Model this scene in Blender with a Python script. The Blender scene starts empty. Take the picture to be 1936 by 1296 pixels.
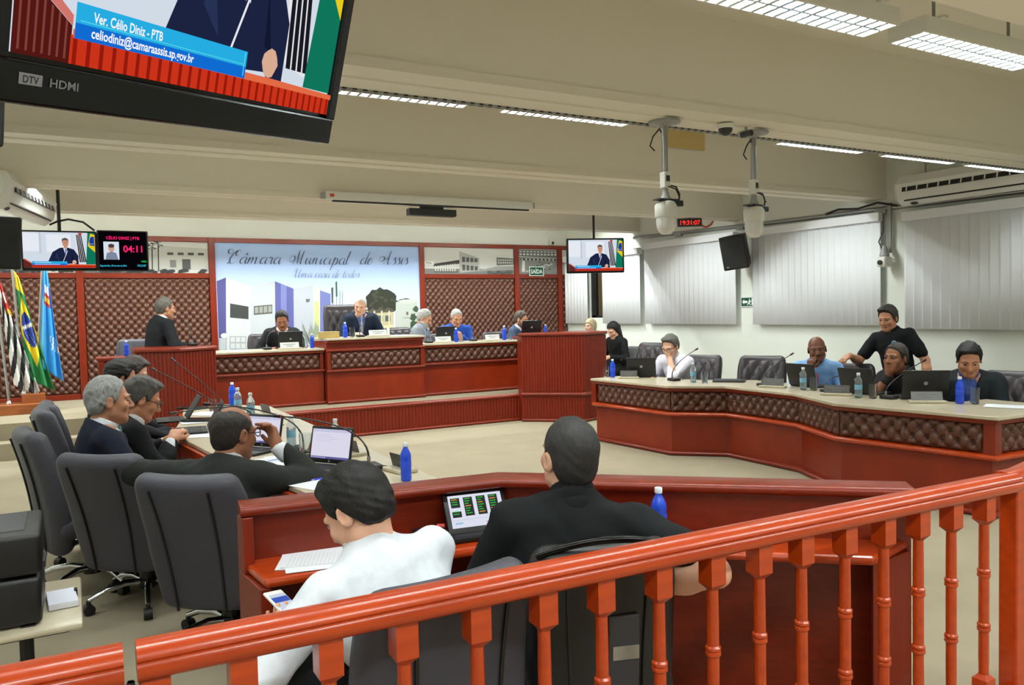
import bpy, bmesh, math, random
import numpy as np
from mathutils import Vector, Matrix, Euler
random.seed(7); rng = np.random.default_rng(7)
scene = bpy.context.scene
COL = scene.collection
# ------------------------------------------------------------------ camera, world, exposure
def make_camera():
    f, yaw, pitch, roll = 1500.0, math.radians(29.08), math.radians(2.32), math.radians(-1.267)
    fwd = Vector((math.sin(yaw)*math.cos(pitch), math.cos(yaw)*math.cos(pitch), -math.sin(pitch)))
    right = Vector((math.cos(yaw), -math.sin(yaw), 0)); up = right.cross(fwd)
    r = right*math.cos(roll) + up*math.sin(roll); u = -right*math.sin(roll) + up*math.cos(roll)
    cd = bpy.data.cameras.new('camera'); cd.sensor_width = 36.0; cd.lens = f/1936*36.0
    cd.clip_start = 0.05; cd.clip_end = 100
    co = bpy.data.objects.new('camera', cd); COL.objects.link(co)
    m = Matrix((r, u, -fwd)).transposed().to_4x4(); m.translation = (0, 0, 1.6)
    co.matrix_world = m
    scene.camera = co
make_camera()
world = bpy.data.worlds.new('room_world'); scene.world = world; world.use_nodes = True
world.node_tree.nodes['Background'].inputs[0].default_value = (0.55, 0.6, 0.65, 1)
world.node_tree.nodes['Background'].inputs[1].default_value = 0.3
scene.view_settings.view_transform = 'Standard'; scene.view_settings.look = 'None'
scene.view_settings.exposure = 0.0; scene.view_settings.gamma = 1.0; scene.view_settings.use_curve_mapping = False
LUM_W = 31.0          # watts of every ceiling luminaire
LUM_COL = (0.93, 1.0, 0.97)

# ------------------------------------------------------------------ helpers
def lin(c):
    out = []
    for v in c[:3]:
        v = v/255.0
        out.append(v/12.92 if v <= 0.04045 else ((v+0.055)/1.055)**2.4)
    return (*out, 1.0)
MATS = {}
def mat(name, col, rough=0.5, metal=0.0, var=0.0, vscale=8.0, bump=0.0, bscale=60.0, coat=0.0, trans=0.0, ior=1.45,
        emit=0.0, stretch=None, col2=None, spec=None, sheen=0.0, alpha=1.0):
    if name in MATS: return MATS[name]
    m = bpy.data.materials.new(name); m.use_nodes = True; nt = m.node_tree; n = nt.nodes; l = nt.links
    b = n['Principled BSDF']; c = lin(col)
    b.inputs['Base Color'].default_value = c; b.inputs['Roughness'].default_value = rough; b.inputs['Metallic'].default_value = metal
    if coat: b.inputs['Coat Weight'].default_value = coat; b.inputs['Coat Roughness'].default_value = 0.12
    if trans: b.inputs['Transmission Weight'].default_value = trans; b.inputs['IOR'].default_value = ior
    if spec is not None: b.inputs['Specular IOR Level'].default_value = spec
    if sheen: b.inputs['Sheen Weight'].default_value = sheen
    if alpha < 1: b.inputs['Alpha'].default_value = alpha
    if emit: b.inputs['Emission Color'].default_value = c; b.inputs['Emission Strength'].default_value = emit
    if var or bump or col2:
        tc = n.new('ShaderNodeTexCoord'); mp = n.new('ShaderNodeMapping'); l.new(tc.outputs['Object'], mp.inputs['Vector'])
        if stretch: mp.inputs['Scale'].default_value = stretch
    if var or col2:
        t = n.new('ShaderNodeTexNoise'); t.inputs['Scale'].default_value = vscale; t.inputs['Detail'].default_value = 6
        l.new(mp.outputs[0], t.inputs['Vector'])
        mx = n.new('ShaderNodeMix'); mx.data_type = 'RGBA'
        c2 = lin(col2) if col2 else tuple(max(0, v*(1-var)) for v in c[:3])+(1,)
        mx.inputs[6].default_value = c2; mx.inputs[7].default_value = c if col2 else tuple(min(1, v*(1+var)) for v in c[:3])+(1,)
        rp = n.new('ShaderNodeMapRange'); rp.inputs[1].default_value = 0.3; rp.inputs[2].default_value = 0.7
        l.new(t.outputs['Fac'], rp.inputs[0]); l.new(rp.outputs[0], mx.inputs[0]); l.new(mx.outputs[2], b.inputs['Base Color'])
    if bump:
        t2 = n.new('ShaderNodeTexNoise'); t2.inputs['Scale'].default_value = bscale; t2.inputs['Detail'].default_value = 4
        l.new(mp.outputs[0], t2.inputs['Vector'])
        bp = n.new('ShaderNodeBump'); bp.inputs['Strength'].default_value = bump; bp.inputs['Distance'].default_value = 0.01
        l.new(t2.outputs['Fac'], bp.inputs['Height']); l.new(bp.outputs[0], b.inputs['Normal'])
    MATS[name] = m; return m
def emat(col, s=1.0):
    name = 'glow_%d_%d_%d_%d' % (*[int(v) for v in col[:3]], int(s*100))
    if name in MATS: return MATS[name]
    m = bpy.data.materials.new(name); m.use_nodes = True; nt = m.node_tree
    for nd in list(nt.nodes): nt.nodes.remove(nd)
    e = nt.nodes.new('ShaderNodeEmission'); o = nt.nodes.new('ShaderNodeOutputMaterial')
    e.inputs[0].default_value = lin(col); e.inputs[1].default_value = s; nt.links.new(e.outputs[0], o.inputs[0])
    MATS[name] = m; return m
def pmat(col):      # printed ink, matt
    return mat('print_%d_%d_%d' % tuple(int(v) for v in col[:3]), col, 0.55, spec=0.3)

class MB:
    """collects shapes; build() links them as ONE mesh object"""
    def __init__(s): s.v = []; s.f = []; s.mi = []; s.cur = 0
    def add(s, vs, fs, m=None):
        o = len(s.v); s.v += [tuple(p) for p in vs]; s.f += [tuple(i+o for i in f) for f in fs]
        s.mi += [s.cur if m is None else m]*len(fs); return s
    def box(s, c, d, rz=0.0, R=None, m=None):
        x, y, z = d[0]/2, d[1]/2, d[2]/2
        M = R if R is not None else Matrix.Rotation(rz, 3, 'Z')
        vs = [Vector(c)+M@Vector((sx*x, sy*y, sz*z)) for sz in (-1, 1) for sx, sy in ((-1,-1),(1,-1),(1,1),(-1,1))]
        return s.add(vs, [(3,2,1,0),(4,5,6,7),(0,1,5,4),(1,2,6,5),(2,3,7,6),(3,0,4,7)], m)
    def box2(s, a, b, m=None):
        return s.box([(a[i]+b[i])/2 for i in range(3)], [abs(b[i]-a[i]) for i in range(3)], m=m)
    def rbox(s, c, d, r=0.02, seg=3, R=None, m=None):
        bm = bmesh.new(); bmesh.ops.create_cube(bm, size=1.0)
        for v in bm.verts: v.co = Vector((v.co.x*d[0], v.co.y*d[1], v.co.z*d[2]))
        bmesh.ops.bevel(bm, geom=list(bm.edges), offset=min(r, min(d)*0.49), segments=seg, profile=0.5, affect='EDGES')
        M = R if R is not None else Matrix.Identity(3)
        bm.verts.index_update()
        vs = [Vector(c)+M@v.co for v in bm.verts]; fs = [[v.index for v in f.verts] for f in bm.faces]; bm.free()
        return s.add(vs, fs, m)
    def prism(s, poly, z0, z1, m=None):
        n = len(poly); a = sum(poly[i][0]*poly[(i+1)%n][1]-poly[(i+1)%n][0]*poly[i][1] for i in range(n))
        if a < 0: poly = poly[::-1]
        vs = [(p[0], p[1], z0) for p in poly]+[(p[0], p[1], z1) for p in poly]
        return s.add(vs, [tuple(range(n))[::-1], tuple(range(n, 2*n))]+[(i, (i+1)%n, n+(i+1)%n, n+i) for i in range(n)], m)
    def lathe(s, prof, n=16, o=(0,0,0), ax=None, m=None):
        """prof [(r,z)] turned about z (or axis matrix ax)"""
        M = ax if ax is not None else Matrix.Identity(3); vs = []; fs = []
        for r, z in prof:
            for k in range(n):
                a = 2*math.pi*k/n; vs.append(Vector(o)+M@Vector((r*math.cos(a), r*math.sin(a), z)))
        for j in range(len(prof)-1):
            for k in range(n):
                a, b = j*n+k, j*n+(k+1)%n; fs.append((a, b, b+n, a+n))
        fs.append(tuple(range(n))[::-1]); fs.append(tuple(range((len(prof)-1)*n, len(prof)*n)))
        return s.add(vs, fs, m)
    def cyl(s, a, b, r0, r1=None, n=12, m=None):
        a = Vector(a); b = Vector(b); d = b-a; L = d.length
        q = Vector((0,0,1)).rotation_difference(d.normalized()).to_matrix()
        return s.lathe([(r0, 0), (r0 if r1 is None else r1, L)], n, a, q, m)
    def tube(s, pts, r, n=8, m=None):
        pts = [Vector(p) for p in pts]; vs = []; fs = []; prev = None
        for i, p in enumerate(pts):
            t = (pts[min(i+1, len(pts)-1)]-pts[max(i-1, 0)]).normalized()
            if prev is None:
                up = Vector((0,0,1)) if abs(t.z) < 0.9 else Vector((1,0,0)); x = t.cross(up).normalized()
            else: x = (prev-t*prev.dot(t)).normalized()
            prev = x; y = t.cross(x); rr = r[i] if isinstance(r, (list, tuple)) else r
            for k in range(n):
                a = 2*math.pi*k/n; vs.append(p+(x*math.cos(a)+y*math.sin(a))*rr)
        for j in range(len(pts)-1):
            for k in range(n):
                a, b = j*n+k, j*n+(k+1)%n; fs.append((a, b, b+n, a+n))
        fs.append(tuple(range(n))[::-1]); fs.append(tuple(range((len(pts)-1)*n, len(pts)*n)))
        return s.add(vs, fs, m)
    def sweep(s, path, prof, closed=False, m=None):
        """profile [(out, z)] swept along a horizontal path of (x, y); 'out' lies to the right of travel"""
        P = [Vector((p[0], p[1], 0)) for p in path]; n = len(P); k = len(prof); vs = []; fs = []
        for i, p in enumerate(P):
            def nrm(a, b): d = (b-a).normalized(); return Vector((d.y, -d.x, 0))
            if closed or 0 < i < n-1:
                n1 = nrm(P[i-1], p); n2 = nrm(p, P[(i+1) % n]); b = (n1+n2).normalized(); b = b/max(0.3, b.dot(n1))
            else: b = nrm(P[0], P[1]) if i == 0 else nrm(P[-2], P[-1])
            for o, z in prof: vs.append(p+b*o+Vector((0,0,z)))
        for i in range(n if closed else n-1):
            for j in range(k):
                a = i*k+j; b = i*k+(j+1) % k; c = ((i+1) % n)*k+(j+1) % k; d = ((i+1) % n)*k+j
                fs.append((a, d, c, b))
        if not closed: fs.append(tuple(range(k))); fs.append(tuple(range((n-1)*k, n*k))[::-1])
        return s.add(vs, fs, m)
    def poly(s, pts, m=None): return s.add(pts, [tuple(range(len(pts)))], m)
    def xform(s, M):
        s.v = [tuple(M@Vector(p)) for p in s.v]; return s
    def build(s, name, mats, parent=None, world=False, smooth=None, bevel=0.0):
        me = bpy.data.meshes.new(name); me.from_pydata(s.v, [], s.f)
        if not isinstance(mats, (list, tuple)): mats = [mats]
        for m in mats: me.materials.append(m)
        if len(mats) > 1: me.polygons.foreach_set('material_index', [min(i, len(mats)-1) for i in s.mi])
        if smooth is not None:
            me.polygons.foreach_set('use_smooth', [True]*len(me.polygons)); me.set_sharp_from_angle(angle=math.radians(smooth))
        o = bpy.data.objects.new(name, me); COL.objects.link(o)
        if bevel:
            bv = o.modifiers.new('bevel', 'BEVEL'); bv.width = bevel; bv.segments = 2; bv.limit_method = 'ANGLE'; bv.angle_limit = 0.7
        if parent is not None:
            o.parent = parent
            if world:
                W = wmat(parent).inverted(); me.transform(W)
        me.update(); return o
def wmat(o):
    m = Matrix.LocRotScale(o.location, o.rotation_euler, o.scale)
    return wmat(o.parent)@m if o.parent else m
def tag(o, label=None, cat=None, group=None, kind=None):
    if label: o['label'] = label
    if cat: o['category'] = cat
    if group: o['group'] = group
    if kind: o['kind'] = kind
    return o
def thing(name, label, cat, loc=(0,0,0), rz=0.0, group=None, parent=None):
    o = bpy.data.objects.new(name, None); COL.objects.link(o); o.empty_display_size = 0.1
    o.location = loc; o.rotation_euler = (0, 0, rz); return tag(o, label, cat, group)
def struct(name, mb, m, smooth=None, label=None, bevel=0.0):
    o = mb.build(name, m, smooth=smooth, bevel=bevel); o['kind'] = 'structure'
    if label: o['label'] = label
    return o
def share(src, parent, loc=(0,0,0), rot=(0,0,0), name=None):
    c = src.copy(); COL.objects.link(c); c.parent = parent; c.location = loc; c.rotation_euler = rot
    return c
def dup(root, loc, rz=None, label=None, group=None):
    def rec(o, p):
        c = o.copy(); COL.objects.link(c); c.parent = p
        for ch in list(o.children): rec(ch, c)
        return c
    r = rec(root, None); r.location = loc
    if rz is not None: r.rotation_euler = (0, 0, rz)
    if label: r['label'] = label
    if group: r['group'] = group
    return r
def text_mesh(txt, size, shear=0.0, bold=0.0, align='CENTER', spacing=1.0):
    cu = bpy.data.curves.new('lettering', 'FONT'); cu.body = txt; cu.size = size; cu.shear = shear; cu.offset = bold
    cu.align_x = align; cu.space_character = spacing; cu.resolution_u = 3
    o = bpy.data.objects.new('lettering', cu); COL.objects.link(o)
    me = bpy.data.meshes.new_from_object(o.evaluated_get(bpy.context.evaluated_depsgraph_get()))
    V = [tuple(v.co) for v in me.vertices]; F = [tuple(p.vertices) for p in me.polygons]
    bpy.data.objects.remove(o); bpy.data.curves.remove(cu); bpy.data.meshes.remove(me)
    return V, F

# ------------------------------------------------------------------ materials
M_WALL = mat('cream_wall_paint', (226,229,221), 0.85, bump=0.03, bscale=90)
M_WHITE = mat('white_wall_paint', (238,240,236), 0.85)
M_CEIL = mat('cream_ceiling_paint', (230,224,210), 0.9, bump=0.02, bscale=80)
M_CARPET = mat('beige_carpet', (152,141,120), 0.95, var=0.05, vscale=3.0, bump=0.25, bscale=400, spec=0.15)
def wood_mat(name, c1, c2, stretch, rough=0.36, coat=0.12):
    return mat(name, c1, rough, var=0.1, vscale=3.0, col2=c2, stretch=stretch, coat=coat, bump=0.02, bscale=30, spec=0.35)
M_WOODX = wood_mat('cherry_wood_along', (124,36,9), (106,28,7), (0.7,6,14))
M_WOODZ = wood_mat('cherry_wood_upright', (124,35,9), (106,28,7), (14,14,0.8))
M_RAIL = wood_mat('orange_cherry_wood', (174,60,10), (156,49,8), (1.2,10,10), 0.28, 0.3)
M_FLUTE = wood_mat('fluted_cherry_wood', (126,34,9), (106,26,7), (14,14,0.8), 0.38, 0.1)
M_DESKW = wood_mat('desk_front_cherry', (134,40,9), (116,31,7), (1.5,1.5,0.7), 0.36, 0.12)
M_LEATH = mat('brown_tufted_leather', (82,43,27), 0.44, var=0.12, vscale=20, coat=0.06)
M_BUTTON = mat('leather_button', (48,26,18), 0.4)
M_TOP = mat('cream_stone_top', (186,174,150), 0.3, var=0.08, vscale=14, coat=0.2)
M_VINYL = mat('charcoal_vinyl', (64,63,72), 0.5, bump=0.12, bscale=220, spec=0.4)
M_DLEATH = mat('dark_aubergine_leather', (44,35,40), 0.42, bump=0.08, bscale=60)
M_BLACK = mat('black_plastic', (18,18,20), 0.45)
M_GLOSS = mat('gloss_black_plastic', (5,5,6), 0.22, spec=0.25)
M_DGREY = mat('dark_grey_plastic', (50,50,54), 0.5)
M_CHROME = mat('chrome', (215,218,222), 0.12, 1.0)
M_STEEL = mat('brushed_steel', (165,166,165), 0.35, 0.9)
M_GREYM = mat('grey_painted_metal', (150,152,150), 0.5)
M_WPLAST = mat('white_plastic', (222,222,216), 0.4)
M_PAPER = mat('white_paper', (222,224,230), 0.8)
M_GLASS = mat('clear_glass', (240,246,246), 0.03, trans=1.0, ior=1.45)
M_PANE = mat('window_pane', (225,235,235), 0.02, trans=1.0, ior=1.45)
M_BLUEB = mat('blue_bottle_plastic', (40,84,226), 0.10, trans=0.25, ior=1.3, coat=0.4)
M_CLEARB = mat('clear_bottle_plastic', (225,235,242), 0.06, trans=0.85, ior=1.2)
M_BLIND = mat('vertical_blind_fabric', (238,240,245), 0.85, bump=0.1, bscale=300)
M_LUMW = mat('luminaire_white_enamel', (218,216,206), 0.4)
M_LOUV = mat('luminaire_silver_louvre', (226,236,240), 0.15, 0.85)
# ================================================================== STRUCTURE
XW, YB, XL, YF, ZC, ZB = 9.0, 13.8, -1.5, -5.5, 3.55, 2.88
DZ = 0.385                                   # dais height
struct('floor', MB().box2((XL-0.1, YF-0.1, -0.1), (XW+0.1, YB+0.1, 0.0)), M_CARPET, label='beige carpet floor of the council chamber')
struct('ceiling', MB().box2((XL-0.1, YF-0.1, ZC), (XW+0.1, YB+0.1, ZC+0.1)), M_CEIL, label='cream ceiling between the deep beams')
struct('wall_back', MB().box2((XL-0.1, YB, 0), (XW+0.1, YB+0.15, ZC)), M_WHITE, label='white wall above the leather and wood panelling')
struct('wall_left', MB().box2((XL-0.15, YF, 0), (XL, YB, ZC)), M_WALL)
struct('wall_front', MB().box2((XL-0.1, YF-0.15, 0), (XW+0.1, YF, ZC)), M_WALL)
GY0, GY1, GZ0, GZ1 = 12.36, 12.95, 1.42, 2.5   # window opening in the right wall
mb = MB()
mb.box2((XW, YF, 0), (XW+0.15, GY0, ZC)); mb.box2((XW, GY1, 0), (XW+0.15, YB+0.1, ZC))
mb.box2((XW, GY0, 0), (XW+0.15, GY1, GZ0)); mb.box2((XW, GY0, GZ1), (XW+0.15, GY1, ZC))
struct('wall_right', mb, M_WALL, label='cream wall with tall vertical blinds')
# beams: front face, soffit with a step, all the way across
n = 0
for y0, y1, zb in ((-3.0,-2.65,ZB), (-0.65,-0.3,ZB), (1.75,2.12,ZB), (4.05,4.40,ZB), (6.45,6.75,ZB), (8.87,9.07,ZB+0.01), (11.4,11.58,ZB+0.07)):
    n += 1; mb = MB()
    mb.box2((XL, y0, zb+0.012), (XW, (y0+y1)/2, ZC)); mb.box2((XL, (y0+y1)/2, zb), (XW, y1, ZC))
    mb.box2((XL, y0-0.012, zb+0.012), (XW, y0, zb+0.07))
    struct('trim_%d' % n, mb, M_CEIL, label='deep cream ceiling beam number')['label'] = ['deep cream ceiling beam behind the camera','cream ceiling beam just behind the viewer','cream ceiling beam above the foreground railing','cream ceiling beam carrying the dome cameras','cream ceiling beam with the yellowed sheet','cream ceiling beam carrying the projection screen','cream soffit beam nearest the back wall'][n-1]
# dais with carpet, two steps at its left
mb = MB(); mb.prism([(XL,11.12),(0.62,11.12),(0.62,10.03),(7.0,10.03),(7.0,YB),(XL,YB)], 0, DZ)
struct('floor_dais', mb, M_CARPET, label='raised beige carpeted dais')
struct('floor_step', MB().box2((XL,10.78,0),(0.62,11.12,0.19)), M_CARPET, label='beige carpeted step up to the dais')

# ---------------- tufted leather sheet: grid in (a along, b up) mapped through fn(a, b, h)
def tuft(w, h, fn, ta=0.1, tb=0.115, amp=0.026, step=0.0145, edge=0.03, a0=0.0, b0=0.0):
    na = max(2, int(round(w/step)))+1; nb = max(2, int(round(h/step)))+1
    A, B = np.meshgrid(np.linspace(0, w, na), np.linspace(0, h, nb), indexing='ij')
    u = (A+a0)/ta+(B+b0)/tb*0.5; v = (A+a0)/ta-(B+b0)/tb*0.5
    sn = np.abs(np.sin(np.pi*u))*np.abs(np.sin(np.pi*v))
    du, dv = u-np.round(u), v-np.round(v); dist = np.sqrt(((du+dv)*0.5*ta)**2+((du-dv)*tb)**2)
    Hh = sn**0.42-0.55*np.exp(-(dist/0.016)**2)
    ed = np.minimum(np.minimum(A, w-A), np.minimum(B, h-B))/edge
    Hh = amp*Hh*np.clip(ed, 0, 1)**0.5
    V = fn(A.ravel(), B.ravel(), Hh.ravel())
    idx = np.arange(na*nb).reshape(na, nb)
    F = np.stack([idx[:-1,:-1], idx[1:,:-1], idx[1:,1:], idx[:-1,1:]], -1).reshape(-1, 4)
    btn = []
    for i in range(int((w+a0)/ta*2)+2):
        for j in range(int((h+b0)/tb)+2):
            # lattice corners u,v integer
            a = (i*0.5)*ta-a0; b = j*tb-b0
            if (i+j) % 2: continue
            if 0.02 < a < w-0.02 and 0.02 < b < h-0.02: btn.append((a, b))
    return V, F, btn
def np_mesh(name, V, F, mats, parent=None, smooth=True, world=False, mi=None):
    me = bpy.data.meshes.new(name); V = np.asarray(V, dtype=np.float32); F = np.asarray(F, dtype=np.int32)
    me.vertices.add(len(V)); me.vertices.foreach_set('co', V.ravel())
    k = F.shape[1]; me.loops.add(F.size); me.loops.foreach_set('vertex_index', F.ravel())
    me.polygons.add(len(F)); me.polygons.foreach_set('loop_start', np.arange(0, F.size, k, dtype=np.int32))
    if not isinstance(mats, (list, tuple)): mats = [mats]
    for m in mats: me.materials.append(m)
    if mi is not None: me.polygons.foreach_set('material_index', np.asarray(mi, dtype=np.int32))
    if smooth: me.polygons.foreach_set('use_smooth', np.ones(len(F), dtype=bool))
    me.update(calc_edges=True); me.validate()
    o = bpy.data.objects.new(name, me); COL.objects.link(o)
    if parent is not None:
        o.parent = parent
        if world: me.transform(wmat(parent).inverted())
    return o
def leather(name, parent, p0, p1, z0, z1, out, ta=0.1, tb=0.115, amp=0.026, step=0.0145, backing=0.02):
    """tufted sheet standing on the line p0->p1 (x, y); 'out' unit normal"""
    p0 = np.array(p0, float); p1 = np.array(p1, float); d = p1-p0; L = np.linalg.norm(d); d /= L; out = np.array(out, float)
    def fn(a, b, h):
        return np.stack([p0[0]+d[0]*a+out[0]*(h+0.002), p0[1]+d[1]*a+out[1]*(h+0.002), z0+b], -1)
    V, F, btn = tuft(L, z1-z0, fn, ta, tb, amp, step)
    # close the sheet against its backing
    n0 = len(V)
    o = np_mesh(name, V, F, M_LEATH, parent, True, True)
    bb = MB()
    for a, b in btn:
        c = np.array([p0[0]+d[0]*a, p0[1]+d[1]*a, z0+b]); ov = np.array([out[0], out[1], 0])
        ring = []
        for k in range(6):
            t = math.pi*2*k/6; ring.append(c+np.array([d[0],d[1],0])*0.011*math.cos(t)+np.array([0,0,1])*0.011*math.sin(t)+ov*0.003)
        ring.append(c+ov*0.010)
        bb.add(ring, [(k, (k+1) % 6, 6) for k in range(6)])
    if btn:
        bo = bb.build('buttons', M_BUTTON, o if parent is not None else o, True, 180); bo['kind'] = 'stuff'
    return o

# ---------------- wall panelling
pan = tag(bpy.data.objects.new('trim_8', None), 'red wood framing with tufted brown leather on the back wall', None, None, 'structure'); COL.objects.link(pan); pan.location = (3.5, YB, DZ)
posts = [-1.0, 0.156, 2.07, 5.77, 7.80, 8.82]
for i, x in enumerate(posts):
    MB().box2((x-0.05, YB-0.05, DZ), (x+0.05, YB, 2.90)).build('post', M_WOODZ, pan, True, bevel=0.006)
edges = posts+[9.0]
for i in range(len(posts)):
    a = edges[i]+0.05; b = edges[i+1]-(0.05 if i < len(posts)-1 else 0.005)
    MB().box2((a, YB-0.042, 2.82), (b, YB, 2.90)).build('rail', M_WOODX, pan, True, bevel=0.006)
    if i == 2: continue
    MB().box2((a, YB-0.042, 2.235), (b, YB, 2.315)).build('rail', M_WOODX, pan, True, bevel=0.006)
    MB().box2((a, YB-0.042, DZ), (b, YB, DZ+0.085)).build('rail', M_WOODX, pan, True, bevel=0.006)
    leather('leather_panel', pan, (a, YB-0.004), (b, YB-0.004), DZ+0.085, 2.235, (0,-1), 0.115, 0.066, 0.038, 0.0115)

# ---------------- flat prints: polygons in (u, v) on a board
class Print:
    def __init__(s, w, h, emis=0.0): s.w, s.h, s.mb, s.cols, s.k, s.em = w, h, MB(), [], 0, emis; s.dim = 1.0
    def _m(s, col):
        col = tuple(int(c) for c in col)
        if col not in s.cols: s.cols.append(col)
        return s.cols.index(col)
    def p(s, col, pts, up=True):
        if up: s.k += 1
        s.mb.poly([(x*s.w, -0.00012*s.k, y*s.h) for x, y in pts], s._m(col)); return s
    def r(s, col, x0, y0, x1, y1, up=True): return s.p(col, [(x0,y0),(x1,y0),(x1,y1),(x0,y1)], up)
    def e(s, col, cx, cy, rx, ry, n=16, jit=0.0, up=True):
        return s.p(col, [(cx+rx*math.cos(2*math.pi*i/n)*(1+jit*random.uniform(-1,1)), cy+ry*math.sin(2*math.pi*i/n)*(1+jit*random.uniform(-1,1))) for i in range(n)], up)
    def text(s, col, txt, x, y, hgt, shear=0.0, bold=0.0, align='LEFT', sq=1.0, spacing=1.0):
        V, F = text_mesh(txt, 1.0, shear, bold, align, spacing); s.k += 1; q = hgt*s.h
        s.mb.add([(x*s.w+v[0]*q*sq, -0.00012*s.k, y*s.h+v[1]*q) for v in V], F, s._m(col)); return s
    def build(s, name, parent, loc=(0,0,0), base=None):
        ms = [emat(c, s.em) if s.em else pmat(tuple(v*s.dim for v in c)) for c in s.cols]
        o = s.mb.build(name, ms, parent); o.location = loc; return o

# mural with its script lettering
def mural():
    w, h = 3.60, 2.35; x0, z0 = 2.12, 0.47
    root = thing('mural', 'large blue printed mural of the council building with script lettering', 'mural', (x0, YB-0.018, z0))
    m = bpy.data.materials.new('mural_sky_print'); m.use_nodes = True; nt = m.node_tree; b = nt.nodes['Principled BSDF']; b.inputs['Roughness'].default_value = 0.45
    tc = nt.nodes.new('ShaderNodeTexCoord'); sx = nt.nodes.new('ShaderNodeSeparateXYZ'); cr = nt.nodes.new('ShaderNodeValToRGB')
    mr = nt.nodes.new('ShaderNodeMapRange'); mr.inputs[1].default_value = 0.8; mr.inputs[2].default_value = 2.35
    nt.links.new(tc.outputs['Object'], sx.inputs[0]); nt.links.new(sx.outputs['Z'], mr.inputs[0]); nt.links.new(mr.outputs[0], cr.inputs[0]); nt.links.new(cr.outputs[0], b.inputs['Base Color'])
    e = cr.color_ramp.elements; e[0].position = 0.0; e[0].color = lin((214,202,228)); e[1].position = 1.0; e[1].color = lin((160,188,236))
    e2 = cr.color_ramp.elements.new(0.4); e2.color = lin((184,200,240))
    MB().box2((0,0,0),(w,0.016,h)).build('board', m, root)
    P = Print(w, h); P.dim = 0.80
    # image fractions measured on the photograph: v from the mural's own bottom
    def Zm(a, b): return 6.1495+1.58522e-3*a-7.4379e-3*b-3.00666e-6*a*b-z0
    def Xm(a, b): return -0.54472+5.68037e-3*a+3.04618e-6*a*a-2.97279e-4*b-x0
    def V(py, px=600): return Zm(px, py)/h                  # picture measurements -> the mural's own plane
    def U(px, py=560): return Xm(px, py)/w
    def q(col, pts): P.p(col, [(max(0.004,min(0.996,U(a,b))), max(0.005,V(b,a))) for a, b in pts])
    wh = (228,232,240)
    q((92,92,160), [(405,532),(427,525),(428,730),(405,730)])
    q((236,240,246), [(427,525),(474,541),(474,730),(428,730)])
    q((222,228,238), [(474,541),(520,532),(522,730),(474,730)])
    q((104,108,182), [(520,532),(555,546),(557,730),(522,730)]); q((140,146,214), [(531,537),(542,541),(543,730),(532,730)])
    q((214,218,232), [(555,546),(592,540),(594,730),(557,730)])
    q((238,242,226), [(592,540),(605,546),(606,730),(594,730)]); q((226,232,160), [(594,570),(603,571),(604,730),(595,730)])
    q((128,138,204), [(605,549),(625,556),(626,730),(606,730)])
    q((70,74,72), [(435,574),(470,580),(470,604),(435,601)])
    q((110,108,100), [(480,579),(515,576),(515,593),(480,596)])
    for i in range(4): q((176,182,176), [(482+i*8.4,581-i*0.7),(488.6+i*8.4,580.5-i*0.7),(488.6+i*8.4,592-i*0.7),(482+i*8.4,593-i*0.7)])
    q((188,196,206), [(434,636),(466,636),(466,662),(434,662)])
    for i in range(3):
        for j in range(2): q((232,236,240), [(436+i*10,638+j*12),(444+i*10,638+j*12),(444+i*10,647+j*12),(436+i*10,647+j*12)])
    q((120,120,116), [(578,566),(586,565),(585,571),(579,572)])
    for a in (629,636,642,647): q((120,128,134), [(a,545+(a-629)*0.6),(a+0.9,545),(a+0.9,600),(a,600)])
    q((90,94,96), [(626,545),(630,543),(630,572),(627,575)]); q((48,110,60), [(634,534),(637,532),(638,560),(635,562)])
    # tree, low pavilion, drum
    for cx, cy, rx, ry in ((722,566,30,22),(706,575,18,12),(742,578,16,12),(718,585,26,10)):
        P.e((52,56,44), U(cx), V(cy,cx), rx/384, ry*0.0092/h, 22, 0.14)
    for i in range(14): P.e((74,76,58), U(random.uniform(700,748)), V(random.uniform(552,584),724), 4/384, 3*0.0092/h, 9, 0.3)
    P.e((60,64,54), U(764), V(570,764), 14/384, 6*0.0092/h, 14, 0.2)
    q((214,206,170), [(690,590),(744,586),(744,640),(690,640)])
    q((96,90,80), [(686,590),(690,584),(698,588),(704,582),(712,587),(718,581),(726,586),(733,581),(744,586),(744,590),(690,594)])
    for i in range(3): q((92,100,104), [(700+i*14,597),(710+i*14,597),(710+i*14,608),(700+i*14,608)])
    for i in range(4): q((236,226,190), [(692+i*14,588),(695+i*14,588),(695+i*14,640),(692+i*14,640)])
    q((244,236,190), [(722,616),(744,614),(744,640),(722,640)])
    q((214,220,214), [(748,572),(760,568),(776,567),(789,570),(789,640),(748,640)]); P.e((226,230,224), U(770), V(570,770), 19/384, 4*0.0092/h)
    q((120,112,104), [(768,590),(772,590),(772,596),(768,596)])
    P.text((110,110,110), 'CÂMARA MUNICIPAL', U(760), V(603,760), 0.018)
    q((126,142,130), [(740,625),(789,618),(789,640),(740,640)])
    for cx, cy, r in ((780,600,7),(786,585,6),(783,615,9),(745,628,9),(730,632,7)): P.e((70,92,64), U(cx), V(cy,cx), r/384, r*0.0092/h, 12, 0.3)
    for i in range(20):                                     # pale garden plants in front of the white blocks
        a = random.uniform(566,600); P.p((168,178,160), [(U(582),V(650)),(U(a),V(random.uniform(608,630))),(U(a+2),V(628)),(U(584),V(650))])
    P.e((246,250,250), U(421), V(629), 6/384, 4.5*0.0092/h)
    q((206,214,224), [(405,640),(427,640),(427,730),(405,730)])
    P.r((176,176,178), 0.004, 0.005, 0.996, 0.16)
    P.build('print', root, (0, -0.0005, 0))
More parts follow.
